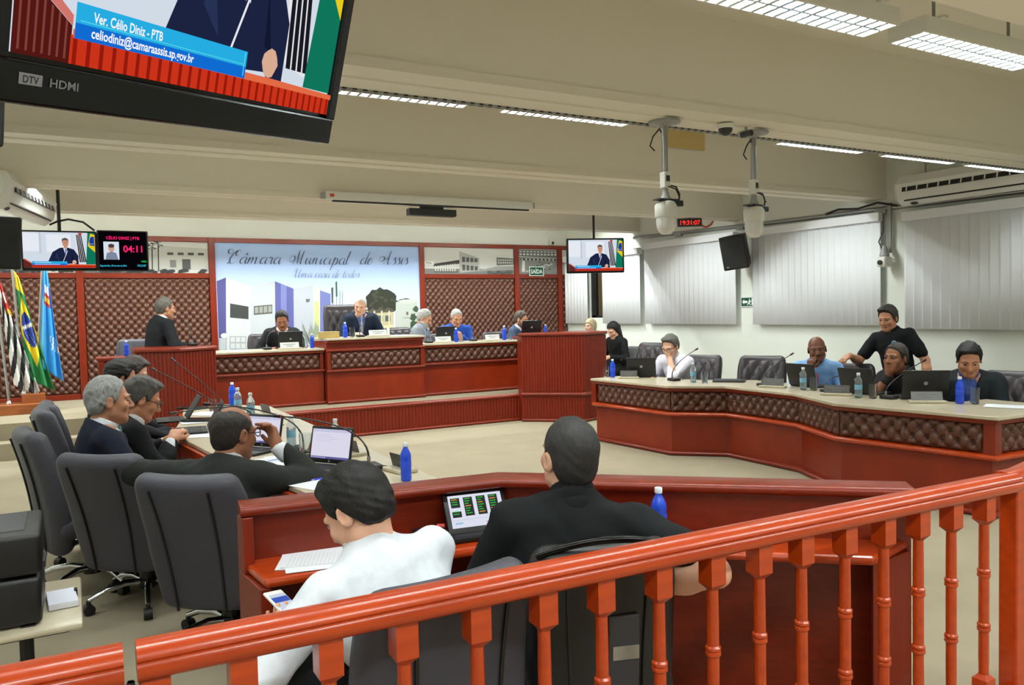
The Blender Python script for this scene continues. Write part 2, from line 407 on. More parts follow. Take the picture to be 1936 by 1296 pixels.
    # script lettering, brush strokes thick on the down-strokes
    G = {
     'a': (0.62, [[(.52,.40),(.36,.47),(.14,.36),(.06,.14),(.18,.0),(.34,.10),(.50,.34),(.54,.44)],[(.54,.44),(.46,.18),(.48,.03),(.56,.0),(.70,.14)]]),
     'c': (0.50, [[(.46,.38),(.40,.46),(.22,.42),(.08,.2),(.14,.02),(.3,.0),(.56,.16)]]),
     'd': (0.62, [[(.52,.40),(.36,.47),(.14,.36),(.06,.14),(.18,.0),(.34,.10),(.54,.44),(.70,.95)],[(.70,.95),(.52,.30),(.48,.06),(.56,.0),(.70,.14)]]),
     'e': (0.48, [[(.0,.12),(.24,.2),(.42,.34),(.36,.46),(.2,.40),(.08,.18),(.16,.0),(.32,.01),(.54,.16)]]),
     'i': (0.34, [[(.0,.14),(.18,.44)],[(.18,.44),(.10,.12),(.16,.0),(.36,.14)],[(.27,.66),(.29,.70)]]),
     'l': (0.36, [[(.0,.14),(.26,.6),(.38,.92),(.30,.94),(.16,.5),(.10,.1),(.18,.0),(.38,.14)]]),
     'm': (0.94, [[(.0,.2),(.14,.46),(.08,.18),(.02,.0)],[(.05,.1),(.24,.40),(.36,.46),(.36,.30),(.28,.0)],[(.31,.12),(.5,.40),(.64,.46),(.64,.28),(.60,.04),(.68,.0),(.94,.14)]]),
     'n': (0.66, [[(.0,.2),(.14,.46),(.08,.18),(.02,.0)],[(.05,.1),(.22,.38),(.36,.46),(.37,.28),(.33,.04),(.40,.0),(.64,.14)]]),
     'o': (0.56, [[(.36,.45),(.16,.40),(.06,.16),(.16,.0),(.34,.06),(.46,.28),(.38,.45),(.34,.36),(.62,.34)]]),
     'p': (0.62, [[(.0,.2),(.20,.52),(.10,.1),(-.06,-.46)],[(.10,.12),(.28,.40),(.42,.44),(.48,.26),(.36,.02),(.22,.0),(.16,.06)],[(.3,.0),(.64,.14)]]),
     'r': (0.46, [[(.0,.16),(.16,.50),(.20,.42),(.34,.42),(.30,.2),(.28,.03),(.36,.0),(.50,.14)]]),
     's': (0.42, [[(.0,.12),(.26,.50),(.28,.38),(.36,.14),(.24,.0),(.06,.04)],[(.24,.0),(.44,.14)]]),
     't': (0.36, [[(.0,.14),(.32,.80)],[(.32,.80),(.12,.14),(.16,.0),(.38,.14)],[(.10,.52),(.38,.54)]]),
     'u': (0.66, [[(.0,.16),(.16,.45),(.08,.12),(.16,.0),(.32,.10),(.50,.45)],[(.50,.45),(.42,.12),(.50,.0),(.68,.14)]]),
     'C': (1.0, [[(.98,.72),(.92,.96),(.72,.90),(.62,.70),(.70,.56),(.86,.64)],[(.86,.98),(.52,.80),(.28,.40),(.30,.08),(.50,.0),(.80,.16)],[(.42,.98),(.10,1.02),(.02,.82),(.16,.70),(.34,.80),(.30,.96),(.12,.92)],[(.30,.1),(.1,.0)]]),
     'M': (1.42, [[(.24,.20),(.10,.16),(.02,.34),(.16,.56),(.42,.56),(.46,.34),(.30,.14),(.14,.18)],[(.30,.02),(.44,.04),(.62,.44),(.80,1.0)],[(.80,1.0),(.76,.46),(.74,.02)],[(.74,.02),(.96,.44),(1.20,1.0)],[(1.20,1.0),(1.10,.50),(1.04,.08),(1.14,.0),(1.34,.14)]]),
     'A': (1.26, [[(.26,.20),(.08,.22),(.02,.42),(.2,.6),(.46,.54),(.50,.34),(.3,.18),(.16,.3)],[(.40,.02),(.56,.06),(.78,.50),(1.02,1.06)],[(1.02,1.06),(.92,.5),(.90,.04),(1.0,.0),(1.2,.14)],[(.58,.36),(.78,.42),(1.06,.36)]]),
     'U': (1.12, [[(.30,.74),(.14,.62),(.04,.78),(.20,1.0),(.40,.98),(.38,.60),(.30,.20),(.42,.0),(.62,.16),(.84,.60),(.96,1.0)],[(.96,1.0),(.84,.4),(.80,.08),(.90,.0),(1.1,.14)]]),
    }
    def spl(pts, n=9):
        P0 = [pts[0]]+list(pts)+[pts[-1]]; out = []
        for i in range(1, len(P0)-2):
            p0, p1, p2, p3 = [np.array(P0[i+k], float) for k in (-1,0,1,2)]
            for t in np.linspace(0, 1, n, endpoint=False):
                out.append(0.5*((2*p1)+(-p0+p2)*t+(2*p0-5*p1+4*p2-p3)*t*t+(-p0+3*p1-3*p2+p3)*t**3))
        out.append(np.array(P0[-2], float)); return np.array(out)
    def write(txt, x, z, size, sx, name, thick, col, gap):
        mb = MB(); cx = 0.0
        for ch in txt:
            if ch == ' ': cx += gap; continue
            base = 'a' if ch == 'â' else ch
            adv, strokes = G[base]; st = list(strokes)
            if ch == 'â': st = st+[[(.30,.60),(.44,.74),(.54,.60)]]
            for s_ in st:
                q = spl(s_); q = q.copy(); q[:,0] += q[:,1]*0.28
                d = np.gradient(q, axis=0); L = np.linalg.norm(d, axis=1)+1e-9; d /= L[:,None]
                t = np.linspace(0, 1, len(q)); wd = thick*(0.28+0.95*np.clip(-d[:,1], 0, 1)**1.2)*(0.45+0.55*np.sin(np.pi*np.clip(t,0.04,0.96)))
                nn = np.stack([-d[:,1], d[:,0]], -1)
                a = q+nn*wd[:,None]; b = q-nn*wd[:,None]
                vs = [((cx+p[0])*sx, 0, p[1]*size) for p in a]+[((cx+p[0])*sx, 0, p[1]*size) for p in b]; k = len(q)
                mb.add(vs, [(i, i+1, k+i+1, k+i) for i in range(k-1)])
            cx += adv
        o = mb.build(name, pmat(col), root); o.location = (x, -0.020, z); return cx*sx
    # measured starts: 'Camara' 424, 'Municipal' 545, 'de' 680, 'Assis' 714; heights from the print
    def wx(px): return Xm(px, 495)
    def wz(py, px=600): return Zm(px, py)
    write('Câmara', wx(426), wz(499,470), 0.235, 0.210, 'lettering', 0.042, (62,70,92), 0.4)
    write('Municipal', wx(545), wz(500,605), 0.235, 0.192, 'lettering', 0.042, (62,70,92), 0.4)
    write('de', wx(679), wz(500,690), 0.235, 0.205, 'lettering', 0.042, (62,70,92), 0.4)
    write('Assis', wx(714), wz(500,745), 0.235, 0.200, 'lettering', 0.042, (62,70,92), 0.4)
    write('Uma casa de todos', wx(552), wz(525,605), 0.15, 0.124, 'lettering', 0.036, (98,104,128), 0.36)
mural()

# grey photographs along the top of the panelling
def old_photo(x0, x1, name_label, kind):
    w, h = x1-x0, 0.50
    root = thing('archive_photo', name_label, 'photo print', (x0, YB-0.012, 2.318), group='black and white archive photos over the leather panels')
    MB().box2((0,0,0),(w,0.01,h)).build('board', pmat((206,206,202)), root)
    P = Print(w, h)
    P.r((214,213,210), 0.003, 0.45, 0.997, 0.997)
    if kind == 0:
        P.r((96,96,94), 0.0, 0.0, 0.55, 0.16); P.r((58,58,58), 0.0, 0.16, 0.36, 0.34); P.r((150,150,148), 0.02, 0.22, 0.30, 0.30)
        for i in range(7): P.r((70,70,70), 0.03+i*0.045, 0.16, 0.038+i*0.045, 0.42)
        P.p((186,186,182), [(0.42,0.1),(0.997,0.1),(0.997,0.80),(0.62,0.86),(0.42,0.62)])
        for i in range(4): P.r((64,64,64), 0.66+i*0.085, 0.58, 0.71+i*0.085, 0.66)
        P.r((80,80,80), 0.78, 0.12, 0.85, 0.45); P.r((120,120,118), 0.68, 0.18, 0.73, 0.42)
        for x, t in ((0.40,0.82),(0.47,0.9),(0.53,0.84),(0.58,0.92)):
            P.p((50,50,50), [(x,0.05),(x+0.008,0.05),(x+0.014,t),(x+0.004,t)])
            for k in range(9):
                a = random.uniform(0, 6.28); P.p((74,74,74), [(x+0.008,t),(x+0.05*math.cos(a),t+0.12*math.sin(a)),(x+0.056*math.cos(a+0.3),t+0.10*math.sin(a+0.3))])
        for i in range(26): P.e((52,52,52), random.uniform(0.02,0.98), random.uniform(0.02,0.09), 0.03, 0.05, 9, 0.3)
    elif kind == 1:
        P.r((120,120,118), 0.003, 0.0, 0.997, 0.2)
        P.p((52,52,52), [(0.1,0.38),(0.38,0.54),(0.40,0.40),(0.1,0.28)])
        for i in range(9): P.p((210,210,206), [(0.115+i*0.026,0.08),(0.127+i*0.026,0.08),(0.127+i*0.026,0.30+i*0.012),(0.115+i*0.026,0.30+i*0.012)])
        P.r((70,70,70), 0.1, 0.06, 0.36, 0.10)
        P.p((172,172,168), [(0.38,0.05),(0.60,0.12),(0.60,0.62),(0.38,0.88)])
        for i in range(4):
            for j in range(2): P.r((78,78,78), 0.41+i*0.046, 0.14+j*0.32, 0.443+i*0.046, 0.36+j*0.30-i*0.02)
        P.p((104,104,102), [(0.80,0.34),(0.997,0.38),(0.997,0.62),(0.80,0.66)])
        for i in range(7):
            for j in range(2): P.r((196,196,194), 0.815+i*0.026, 0.42+j*0.10, 0.833+i*0.026, 0.48+j*0.10)
        P.p((150,150,148), [(0.60,0.16),(0.80,0.30),(0.997,0.32),(0.997,0.18),(0.6,0.1)])
        for i in range(16): P.e((84,84,84), random.uniform(0.7,0.98), random.uniform(0.02,0.1), 0.03, 0.04, 9, 0.3)
        P.r((236,236,234), 0.003, 0.34, 0.105, 0.48); P.text((40,40,40), 'PMA', 0.02, 0.37, 0.11)
    else:
        P.p((96,96,96), [(0.003,0.72),(0.997,0.66),(0.997,0.98),(0.003,0.98)])
        for i in range(11): P.r((204,204,200), 0.03+i*0.09, 0.76, 0.085+i*0.09, 0.83)
        for i in range(11): P.r((196,196,194), 0.03+i*0.09, 0.88, 0.085+i*0.09, 0.93)
        P.p((128,128,126), [(0.003,0.0),(0.997,0.0),(0.997,0.64),(0.003,0.70)])
        P.p((190,190,186), [(0.14,0.1),(0.80,0.46),(0.90,0.42),(0.36,0.04)]); P.r((60,60,60), 0.05, 0.56, 0.98, 0.62)
        for i in range(9): P.r((210,210,206), 0.08+i*0.1, 0.55, 0.11+i*0.1, 0.63)
        P.p((222,222,220), [(0.08,0.1),(0.15,0.1),(0.16,0.52),(0.1,0.56)]); P.e((70,70,70), 0.12, 0.6, 0.022, 0.05)
        for i in range(14): P.e((80,80,80), random.uniform(0.3,0.95), random.uniform(0.08,0.5), 0.03, 0.03, 8, 0.4)
    P.build('print', root, (0, -0.0005, 0))
old_photo(-0.94, 0.10, 'black and white archive photo behind the corner monitor', 0)
old_photo(0.21, 2.015, 'black and white archive photo with palm trees, beside the mural', 0)
old_photo(5.825, 7.745, 'black and white archive photo of a colonnaded building right of the mural', 1)
old_photo(7.855, 8.765, 'black and white archive photo above the exit sign', 2)

# ---------------- vertical blinds on the right wall
slat_src = None
def blind(y0, y1, z0, z1, label):
    global slat_src
    root = thing('vertical_blind', label, 'blind', (XW-0.10, y0, z0), group='vertical blinds along the right wall')
    L = y1-y0
    MB().rbox((0.005, L/2, z1-z0-0.05), (0.12, L+0.04, 0.11), 0.008, 2).build('valance', M_BLIND, root)
    k = max(2, int(round(L/0.112))); st = L/k
    if slat_src is None:
        me = MB(); N = 6
        pts = [(-0.004+0.010*math.cos((i/N-0.5)*2.2), (i/N-0.5)*0.124) for i in range(N+1)]
        vs = [(x, y, 0) for x, y in pts]+[(x, y, 1) for x, y in pts]
        me.add(vs, [(i, N+1+i, N+2+i, i+1) for i in range(N)])
        slat_src = me.build('slat', M_BLIND, root, smooth=60)
        sm = slat_src.modifiers.new('thickness', 'SOLIDIFY'); sm.thickness = 0.0012
        first = True
    else: first = False
    for i in range(k):
        s_ = slat_src if (first and i == 0) else slat_src.copy()
        if not (first and i == 0): COL.objects.link(s_); s_.parent = root
        s_.location = (0, st*(i+0.5), 0.0); s_.scale = (1, st/0.112*1.0, z1-z0-0.10); s_.rotation_euler = (0, 0, math.radians(random.uniform(5, 12)))
blind(12.93, 13.70, 1.31, 2.66, 'narrow vertical blind strip left of the gap with the dark window')
blind(11.28, 12.40, 1.31, 2.66, 'vertical blind right of the dark window gap, behind the corner monitor')
blind(8.95, 11.12, 1.31, 2.72, 'white vertical blind between the corner monitor and the black loudspeaker')
blind(6.47, 8.58, 1.31, 2.72, 'white vertical blind between the loudspeaker and the wall camera')
blind(3.75, 6.12, 1.27, 2.68, 'white vertical blind at the right edge, under the air conditioner')
# dark window in the gap, small lit corridor behind
win = tag(bpy.data.objects.new('window_1', None), 'dark framed window seen between two blinds', None, None, 'structure'); COL.objects.link(win); win.location = (XW+0.05, (GY0+GY1)/2, GZ0)
mb = MB()
for a, b in (((XW+0.02,GY0,GZ0),(XW+0.08,GY0+0.05,GZ1)), ((XW+0.02,GY1-0.16,GZ0),(XW+0.08,GY1,GZ1)), ((XW+0.02,GY0,GZ0),(XW+0.08,GY1,GZ0+0.04)), ((XW+0.02,GY0,GZ1-0.04),(XW+0.08,GY1,GZ1))): mb.box2(a, b)
mb.build('window_frame', M_BLACK, win, True)
MB().box2((XW+0.045,GY0+0.05,GZ0+0.04),(XW+0.051,GY1-0.16,GZ1-0.04)).build('pane', M_PANE, win, True)
mb = MB(); mb.box2((XW+1.1,GY0-0.5,0.6),(XW+1.2,GY1+1.6,3.0)); mb.box2((XW+0.15,GY1+1.5,0.6),(XW+1.2,GY1+1.6,3.0)); mb.box2((XW+0.15,GY0-0.6,0.6),(XW+1.2,GY0-0.5,3.0)); mb.box2((XW+0.15,GY0-0.6,0.5),(XW+1.2,GY1+1.6,0.6)); mb.box2((XW+0.15,GY0-0.6,3.0),(XW+1.2,GY1+1.6,3.1))
struct('wall_corridor', mb, mat('corridor_paint', (196,176,136), 0.8), label='beige corridor wall seen through the window gap')
ld = bpy.data.lights.new('corridor_light', 'POINT'); ld.energy = 14; ld.shadow_soft_size = 0.2; lo = bpy.data.objects.new('corridor_light', ld); COL.objects.link(lo); lo.location = (XW+0.6, GY0+0.4, 2.8)
ext = thing('fire_extinguisher', 'red fire extinguisher in the corridor behind the window', 'extinguisher', (XW+0.8, GY0+0.9, 1.30))
MB().lathe([(0.0,0),(0.075,0.0),(0.08,0.02),(0.08,0.30),(0.06,0.36),(0.025,0.39)], 16).build('cylinder', mat('extinguisher_red', (150,30,24), 0.3), ext, smooth=40)
MB().cyl((0,0,0.38),(0,0,0.43),0.022).box((0.04,0,0.45),(0.12,0.03,0.02)).build('valve', M_BLACK, ext, smooth=40)
MB().tube([(0,0,0.42),(0.06,-0.04,0.40),(0.10,-0.06,0.25),(0.10,-0.05,0.08)],0.012).build('hose', M_BLACK, ext, smooth=60)
sg = thing('corridor_sign', 'small red sign on the corridor wall behind the window', 'sign', (XW+1.09, GY0+0.95, 2.02))
MB().box((0,0,0),(0.012,0.16,0.22)).build('plate', mat('sign_red', (190,36,24), 0.5), sg)
# ================================================================== ceiling luminaires
blade_src = None
def luminaire(x, y, L, label, detailed=True, z=ZB-0.055, wdt=0.26, pw=1.0):
    global blade_src
    r = thing('ceiling_luminaire', label, 'light', (x, y, z), group='fluorescent luminaires along the beams')
    mb = MB(); t = 0.012; Hh = 0.075
    mb.box2((-L/2,-wdt/2,Hh-t),(L/2,wdt/2,Hh)); mb.box2((-L/2,-wdt/2,0),(L/2,-wdt/2+t,Hh-t)); mb.box2((-L/2,wdt/2-t,0),(L/2,wdt/2,Hh-t))
    mb.box2((-L/2,-wdt/2+t,0),(-L/2+t,wdt/2-t,Hh-t)); mb.box2((L/2-t,-wdt/2+t,0),(L/2,wdt/2-t,Hh-t))
    for sx in (-1, 1): mb.box2((sx*L*0.38-0.02,-wdt/2-0.02,Hh),(sx*L*0.38+0.02,wdt/2,Hh+0.012))
    mb.build('housing', M_LUMW, r)
    MB().cyl((-L*0.3,0,Hh),(-L*0.3,0,ZC-z if detailed else 0.2),0.008,n=8).cyl((L*0.3,0,Hh),(L*0.3,0,ZC-z if detailed else 0.2),0.008,n=8).build('hanger', M_GREYM, r)
    for sy in (-wdt*0.23, wdt*0.23):
        MB().cyl((-L/2+0.03,sy,0.048),(L/2-0.03,sy,0.048),0.013,n=10).build('tube', emat((206,246,244), 3.0), r, smooth=60)
    MB().box2((-L/2+t,-0.008,0.004),(L/2-t,0.008,0.032)).build('spine', M_LOUV, r)
    if detailed:
        k = 15
        for i in range(k):
            if blade_src is None:
                b = MB(); b.add([(-0.010,-wdt/2+t,0.002),(0.010,-wdt/2+t,0.002),(0.0025,-wdt/2+t,0.034),(-0.0025,-wdt/2+t,0.034),(-0.010,wdt/2-t,0.002),(0.010,wdt/2-t,0.002),(0.0025,wdt/2-t,0.034),(-0.0025,wdt/2-t,0.034)],
                      [(0,1,2,3),(5,4,7,6),(0,4,5,1),(1,5,6,2),(3,2,6,7),(0,3,7,4)])
                blade_src = b.build('louvre_blade', M_LOUV, r); o = blade_src
            else: o = blade_src.copy(); COL.objects.link(o); o.parent = r
            o.location = (-L/2+L*(i+1)/(k+1), 0, 0)
    for sy in (-1, 1):
        ld = bpy.data.lights.new('luminaire_light', 'AREA'); ld.shape = 'RECTANGLE'; ld.size = L-0.06; ld.size_y = 0.030; ld.energy = LUM_W*pw*0.5; ld.color = LUM_COL
        lo = bpy.data.objects.new('luminaire_light', ld); COL.objects.link(lo); lo.parent = r; lo.location = (0, sy*wdt*0.23, 0.034)
    return r
ordn = ['first','second','third','fourth','fifth','sixth','seventh']
for i, x in enumerate((-0.92, 0.30, 1.52, 2.74, 3.96, 5.18, 6.40)):
    luminaire(x, 2.36, 1.04, 'white louvred luminaire above the railing, %s from the left wall' % ordn[i], wdt=0.19)
for i, x in enumerate((-0.8, 0.46, 1.72, 2.97, 5.48, 6.77, 8.0)):
    luminaire(x, 4.50, 1.0, 'white louvred luminaire behind the dome camera beam, %s from the left wall' % ordn[i], wdt=0.13, z=ZB+0.002)
for y, nm, zz in ((6.95,'behind the yellowed sheet beam',ZB+0.12), (9.27,'behind the projection screen beam',ZB+0.12), (11.95,'in front of the mural',ZB+0.52), (-0.05,'behind the viewer',ZB-0.055), (-2.4,'at the back of the audience',ZB-0.055)):
    for i, x in enumerate((-0.6, 1.0, 2.6, 4.2, 5.8, 7.4)):
        luminaire(x, y, 1.22, 'white luminaire %s, %s from the left wall' % (nm, ordn[i]), False, zz, pw=2.5 if y > 11 else 1.2)
# perforated cable tray behind the camera beam
tray = thing('cable_tray', 'perforated cable tray along the dome camera beam', 'cable tray', (3.5, 4.415, ZB-0.01))
MB().box2((-5.0,-0.012,-0.004),(5.4,0.012,0.016)).build('tray', M_GREYM, tray)
mb = MB(); x = -4.95
while x < 5.3:
    mb.box((x,-0.0125,0.006),(0.026,0.004,0.009)); mb.box((x,0,-0.0045),(0.026,0.010,0.002)); x += 0.062
o = mb.build('slots', M_BLACK, tray); o['kind'] = 'stuff'
# small sensor on the back wall
sen = thing('wall_sensor', 'small white sensor at the top right of the panelling', 'sensor', (8.62, YB-0.05, 2.97))
MB().rbox((0,0,0),(0.09,0.08,0.13),0.02).build('body', M_WPLAST, sen, smooth=40)
MB().lathe([(0.02,0),(0.03,0.012),(0.02,0.03)],12,(0,-0.04,-0.02),Matrix.Rotation(math.pi/2,3,'X')).build('lens', M_BLACK, sen, smooth=50)
# projector screen case and the black soundbar under it
sc = thing('projection_screen', 'long white projection screen case on the beam', 'projection screen', (3.88, 8.80, 2.93))
MB().rbox((0,0,0),(2.68,0.10,0.095),0.012).build('case', M_WPLAST, sc, smooth=40)
MB().box((0.02,-0.005,-0.055),(2.55,0.03,0.022)).build('bottom_bar', M_BLACK, sc)
MB().box((-1.27,-0.051,0.0),(0.05,0.004,0.035)).build('badge', mat('badge_red', (206,70,40), 0.4), sc)
for sx in (-1,1): MB().rbox((sx*1.355,0,0.0),(0.04,0.08,0.075),0.01).build('end_cap', M_GREYM, sc)
sb = thing('soundbar', 'black bar mounted under the projection screen beam', 'soundbar', (3.92, 9.0, 2.86))
MB().rbox((0,0,-0.045),(0.62,0.12,0.085),0.008,2).build('body', M_BLACK, sb)
MB().box((0,0,0.01),(0.3,0.05,0.04)).build('bracket', M_DGREY, sb)
# air conditioners
def aircon(loc, rz, label):
    r = thing('air_conditioner', label, 'air conditioner', loc, rz, 'air conditioners')
    mb = MB(); prof = [(p*1.3,q_*1.3) for p, q_ in [(0.0,-0.02),(0.10,-0.14),(0.20,-0.17),(0.27,-0.12),(0.30,0.02),(0.26,0.09),(0.0,0.11)]]   # (out, z)
    n = len(prof); vs = []; L = 1.70
    for sx, k in ((-L/2,0.86),(-L/2+0.06,1.0),(L/2-0.06,1.0),(L/2,0.86)):
        vs += [(sx, -p[0]*k, p[1]*k) for p in prof]
    fs = [tuple(range(n)), tuple(range(3*n,4*n))[::-1]]
    for j in range(3): fs += [(j*n+i, (j+1)*n+i, (j+1)*n+(i+1)%n, j*n+(i+1)%n) for i in range(n)]
    mb.add(vs, fs); mb.build('body', M_WPLAST, r, smooth=35)
    MB().box((0,-0.378,-0.03),(1.42,0.012,0.075),R=Matrix.Rotation(math.radians(-12),3,'X')).build('outlet', M_BLACK, r)
    for i in range(11): MB().box((-0.65+i*0.13,-0.385,-0.03),(0.014,0.012,0.070),R=Matrix.Rotation(math.radians(-12),3,'X')).build('vane', M_WPLAST, r)
    MB().box((0,-0.338,-0.165),(1.42,0.014,0.022),R=Matrix.Rotation(math.radians(-35),3,'X')).build('slot', M_BLACK, r)
    MB().lathe([(0.0,0),(0.05,0.0),(0.04,0.006),(0.0,0.006)],16,(-0.62,-0.285,-0.208),Matrix.Rotation(math.radians(150),3,'X')@Matrix.Diagonal((1,0.5,1))).build('badge', M_DGREY, r)
    MB().box((0.1,-0.2,-0.214),(0.12,0.03,0.004)).build('badge', M_GREYM, r)
    MB().cyl((-0.6,-0.1,0.1),(-0.6,-0.1,0.5),0.01,n=6).cyl((0.6,-0.1,0.1),(0.6,-0.1,0.5),0.01,n=6).build('hanger', M_GREYM, r)
    return r
aircon((XW-0.01, 5.25, 2.96), math.radians(-90), 'white air conditioner on the right wall above the blinds')
aircon((-0.62, 9.45, 2.86), math.radians(78), 'white air conditioner hanging over the flags side')
# conduits on the right wall
cd = thing('wall_conduit', 'grey conduit running along the right wall over the blinds', 'conduit', (XW-0.03, 8.0, 2.80))
MB().tube([(0,-4.5,-0.055),(0,-1.7,-0.03),(0,0.4,-0.005),(0,3.5,0.06)],0.030).build('pipe', M_STEEL, cd, smooth=60)
for y in (-3.4,-1.5,0.9,2.3): MB().rbox((-0.005,y,-0.03+0.018*y),(0.05,0.16,0.075),0.008).build('junction_box', M_GREYM, cd)
MB().tube([(-0.03,-1.75,-0.02),(-0.06,-1.5,0.05),(-0.05,-1.2,0.01),(-0.04,-0.9,0.04),(-0.04,-0.7,0.0)],0.014).build('cable', M_BLACK, cd, smooth=60)
# yellowed sheet stuck to the beam face
sh = tag(MB().box2((5.43,6.432,3.255),(5.98,6.437,3.46)).build('yellowed_sheet', mat('yellowed_paper', (206,180,122), 0.7)), 'yellowed rectangular sheet fixed to the beam face behind the dome cameras', 'sheet')
# PTZ dome cameras on poles
def ptz(x, y, label, rz=0.0):
    r = thing('dome_camera', label, 'camera', (x, y, 2.10), rz, 'white dome cameras hanging on poles')
    MB().lathe([(0.0,0.0),(0.035,0.004),(0.060,0.030),(0.067,0.08),(0.067,0.12)],20).build('dome', mat('opal_dome', (222,222,220), 0.12, coat=0.5), r, smooth=60)
    MB().lathe([(0.072,0.12),(0.076,0.13),(0.076,0.20),(0.062,0.225),(0.035,0.235)],20).build('housing', M_WPLAST, r, smooth=40)
    MB().box((0.0,0,0.240),(0.16,0.08,0.010)).build('plate', M_DGREY, r)
    MB().lathe([(0.042,0.245),(0.028,0.27),(0.020,0.30),(0.020,0.33)],14).build('collar', M_GREYM, r, smooth=40)
    MB().rbox((0.07,-0.03,0.215),(0.09,0.05,0.04),0.006).build('connector_box', M_BLACK, r)
    MB().rbox((0.0,0,0.375),(0.055,0.055,0.11),0.006).build('terminal_box', M_WPLAST, r)
    MB().box((0.0,-0.029,0.385),(0.03,0.004,0.04)).build('socket', M_BLACK, r)
    MB().cyl((0,0,0.42),(0,0,0.77),0.021).build('pole', M_STEEL, r, smooth=50)
    MB().lathe([(0.03,0.74),(0.05,0.755),(0.11,0.765),(0.11,0.78)],18).build('flange', M_GREYM, r, smooth=30)
    MB().tube([(0.01,-0.02,0.34),(0.07,-0.03,0.33),(0.10,-0.03,0.28),(0.09,-0.03,0.22)],0.006).build('cable', M_BLACK, r, smooth=60)
    MB().tube([(0.0,-0.03,0.33),(0.05,-0.05,0.31),(0.08,-0.05,0.26)],0.005).build('cable', M_BLACK, r, smooth=60)
    MB().tube([(-0.03,0,0.7),(-0.06,-0.02,0.72),(-0.12,-0.02,0.66),(-0.13,0,0.60),(-0.09,0,0.57)],0.005).build('cable', M_BLACK, r, smooth=60)
    return r
ptz(3.632, 4.30, 'white dome camera on a steel pole, left of the pair')
ptz(4.474, 4.30, 'white dome camera on a steel pole, right of the pair', 0.2)
dm = thing('ceiling_dome', 'small smoked ceiling dome between the two pole cameras', 'camera', (4.10, 4.20, ZB))
MB().lathe([(0.055,0.0),(0.055,-0.02),(0.05,-0.03)],16).build('base', M_WPLAST, dm, smooth=40)
MB().lathe([(0.05,-0.03),(0.045,-0.055),(0.02,-0.075),(0.0,-0.08)],16).build('dome', M_DGREY, dm, smooth=60)
bc = thing('bullet_camera', 'tiny dark bullet camera beside the right pole camera', 'camera', (4.30, 4.20, ZB-0.05))
MB().cyl((0,-0.05,0),(0,0.04,0.0),0.022).build('body', M_DGREY, bc, smooth=40)
MB().cyl((0,0,0.0),(0,0,0.05),0.01).build('stem', M_GREYM, bc, smooth=40)
# wall camera between blinds
wc = thing('wall_camera', 'white camera on a grey post between two blinds', 'camera', (XW-0.16, 6.36, 2.10))
MB().box((0.10,0,0.42),(0.03,0.05,0.62)).build('post', M_GREYM, wc)
MB().rbox((0.0,0,0.0),(0.16,0.13,0.13),0.03).build('head', M_WPLAST, wc, smooth=40)
MB().cyl((-0.10,0,-0.01),(-0.07,0,-0.01),0.03).build('lens', M_BLACK, wc, smooth=40)
MB().lathe([(0.05,0.06),(0.06,0.075),(0.05,0.12),(0.02,0.20)],12).build('neck', M_GREYM, wc, smooth=40)
MB().tube([(0.0,0.03,0.15),(-0.04,0.05,0.25),(0.03,0.04,0.38),(0.02,0.03,0.6)],0.008).build('cable', M_DGREY, wc, smooth=60)
# loudspeaker on the right wall
def loudspeaker(loc, rot, label, w=0.34, h=0.46, d=0.30):
    r = thing('loudspeaker', label, 'loudspeaker', loc, 0, 'black wall loudspeakers'); r.rotation_euler = rot
    mb = MB(); f = 0.72
    vs = [(-w/2,0,-h/2),(w/2,0,-h/2),(w/2,0,h/2),(-w/2,0,h/2),(-w/2*f,d,-h/2*0.94),(w/2*f,d,-h/2*0.94),(w/2*f,d,h/2*0.94),(-w/2*f,d,h/2*0.94)]
    mb.add(vs, [(0,1,2,3),(5,4,7,6),(1,5,6,2),(4,0,3,7),(3,2,6,7),(4,5,1,0)]); mb.build('cabinet', M_BLACK, r, bevel=0.015)
    MB().rbox((0,-0.008,0),(w*0.9,0.014,h*0.92),0.006,2).build('grille', mat('speaker_grille', (30,30,32), 0.7, bump=0.4, bscale=500), r)
    MB().box((-w*0.3,-0.017,-h*0.40),(0.04,0.004,0.02)).build('badge', M_STEEL, r)
    MB().box((0,d+0.05,-h*0.3),(0.10,0.12,0.03)).box((0,d+0.10,-h*0.34),(0.12,0.02,0.16)).build('bracket', M_DGREY, r)
    return r
loudspeaker((8.53, 8.60, 2.37), (math.radians(12), math.radians(-6), math.radians(-62)), 'black loudspeaker tilted on the right wall between two blinds', 0.38, 0.50, 0.32)
loudspeaker((-0.36, 6.0, 2.10), (math.radians(10), math.radians(0), math.radians(20)), 'black loudspeaker at the left edge near the corner monitor', 0.24, 0.34, 0.24)
loudspeaker((-0.27, 3.0, 2.27), (math.radians(10), 0, math.radians(25)), 'black loudspeaker cut by the left edge under the big television', 0.26, 0.22, 0.2)
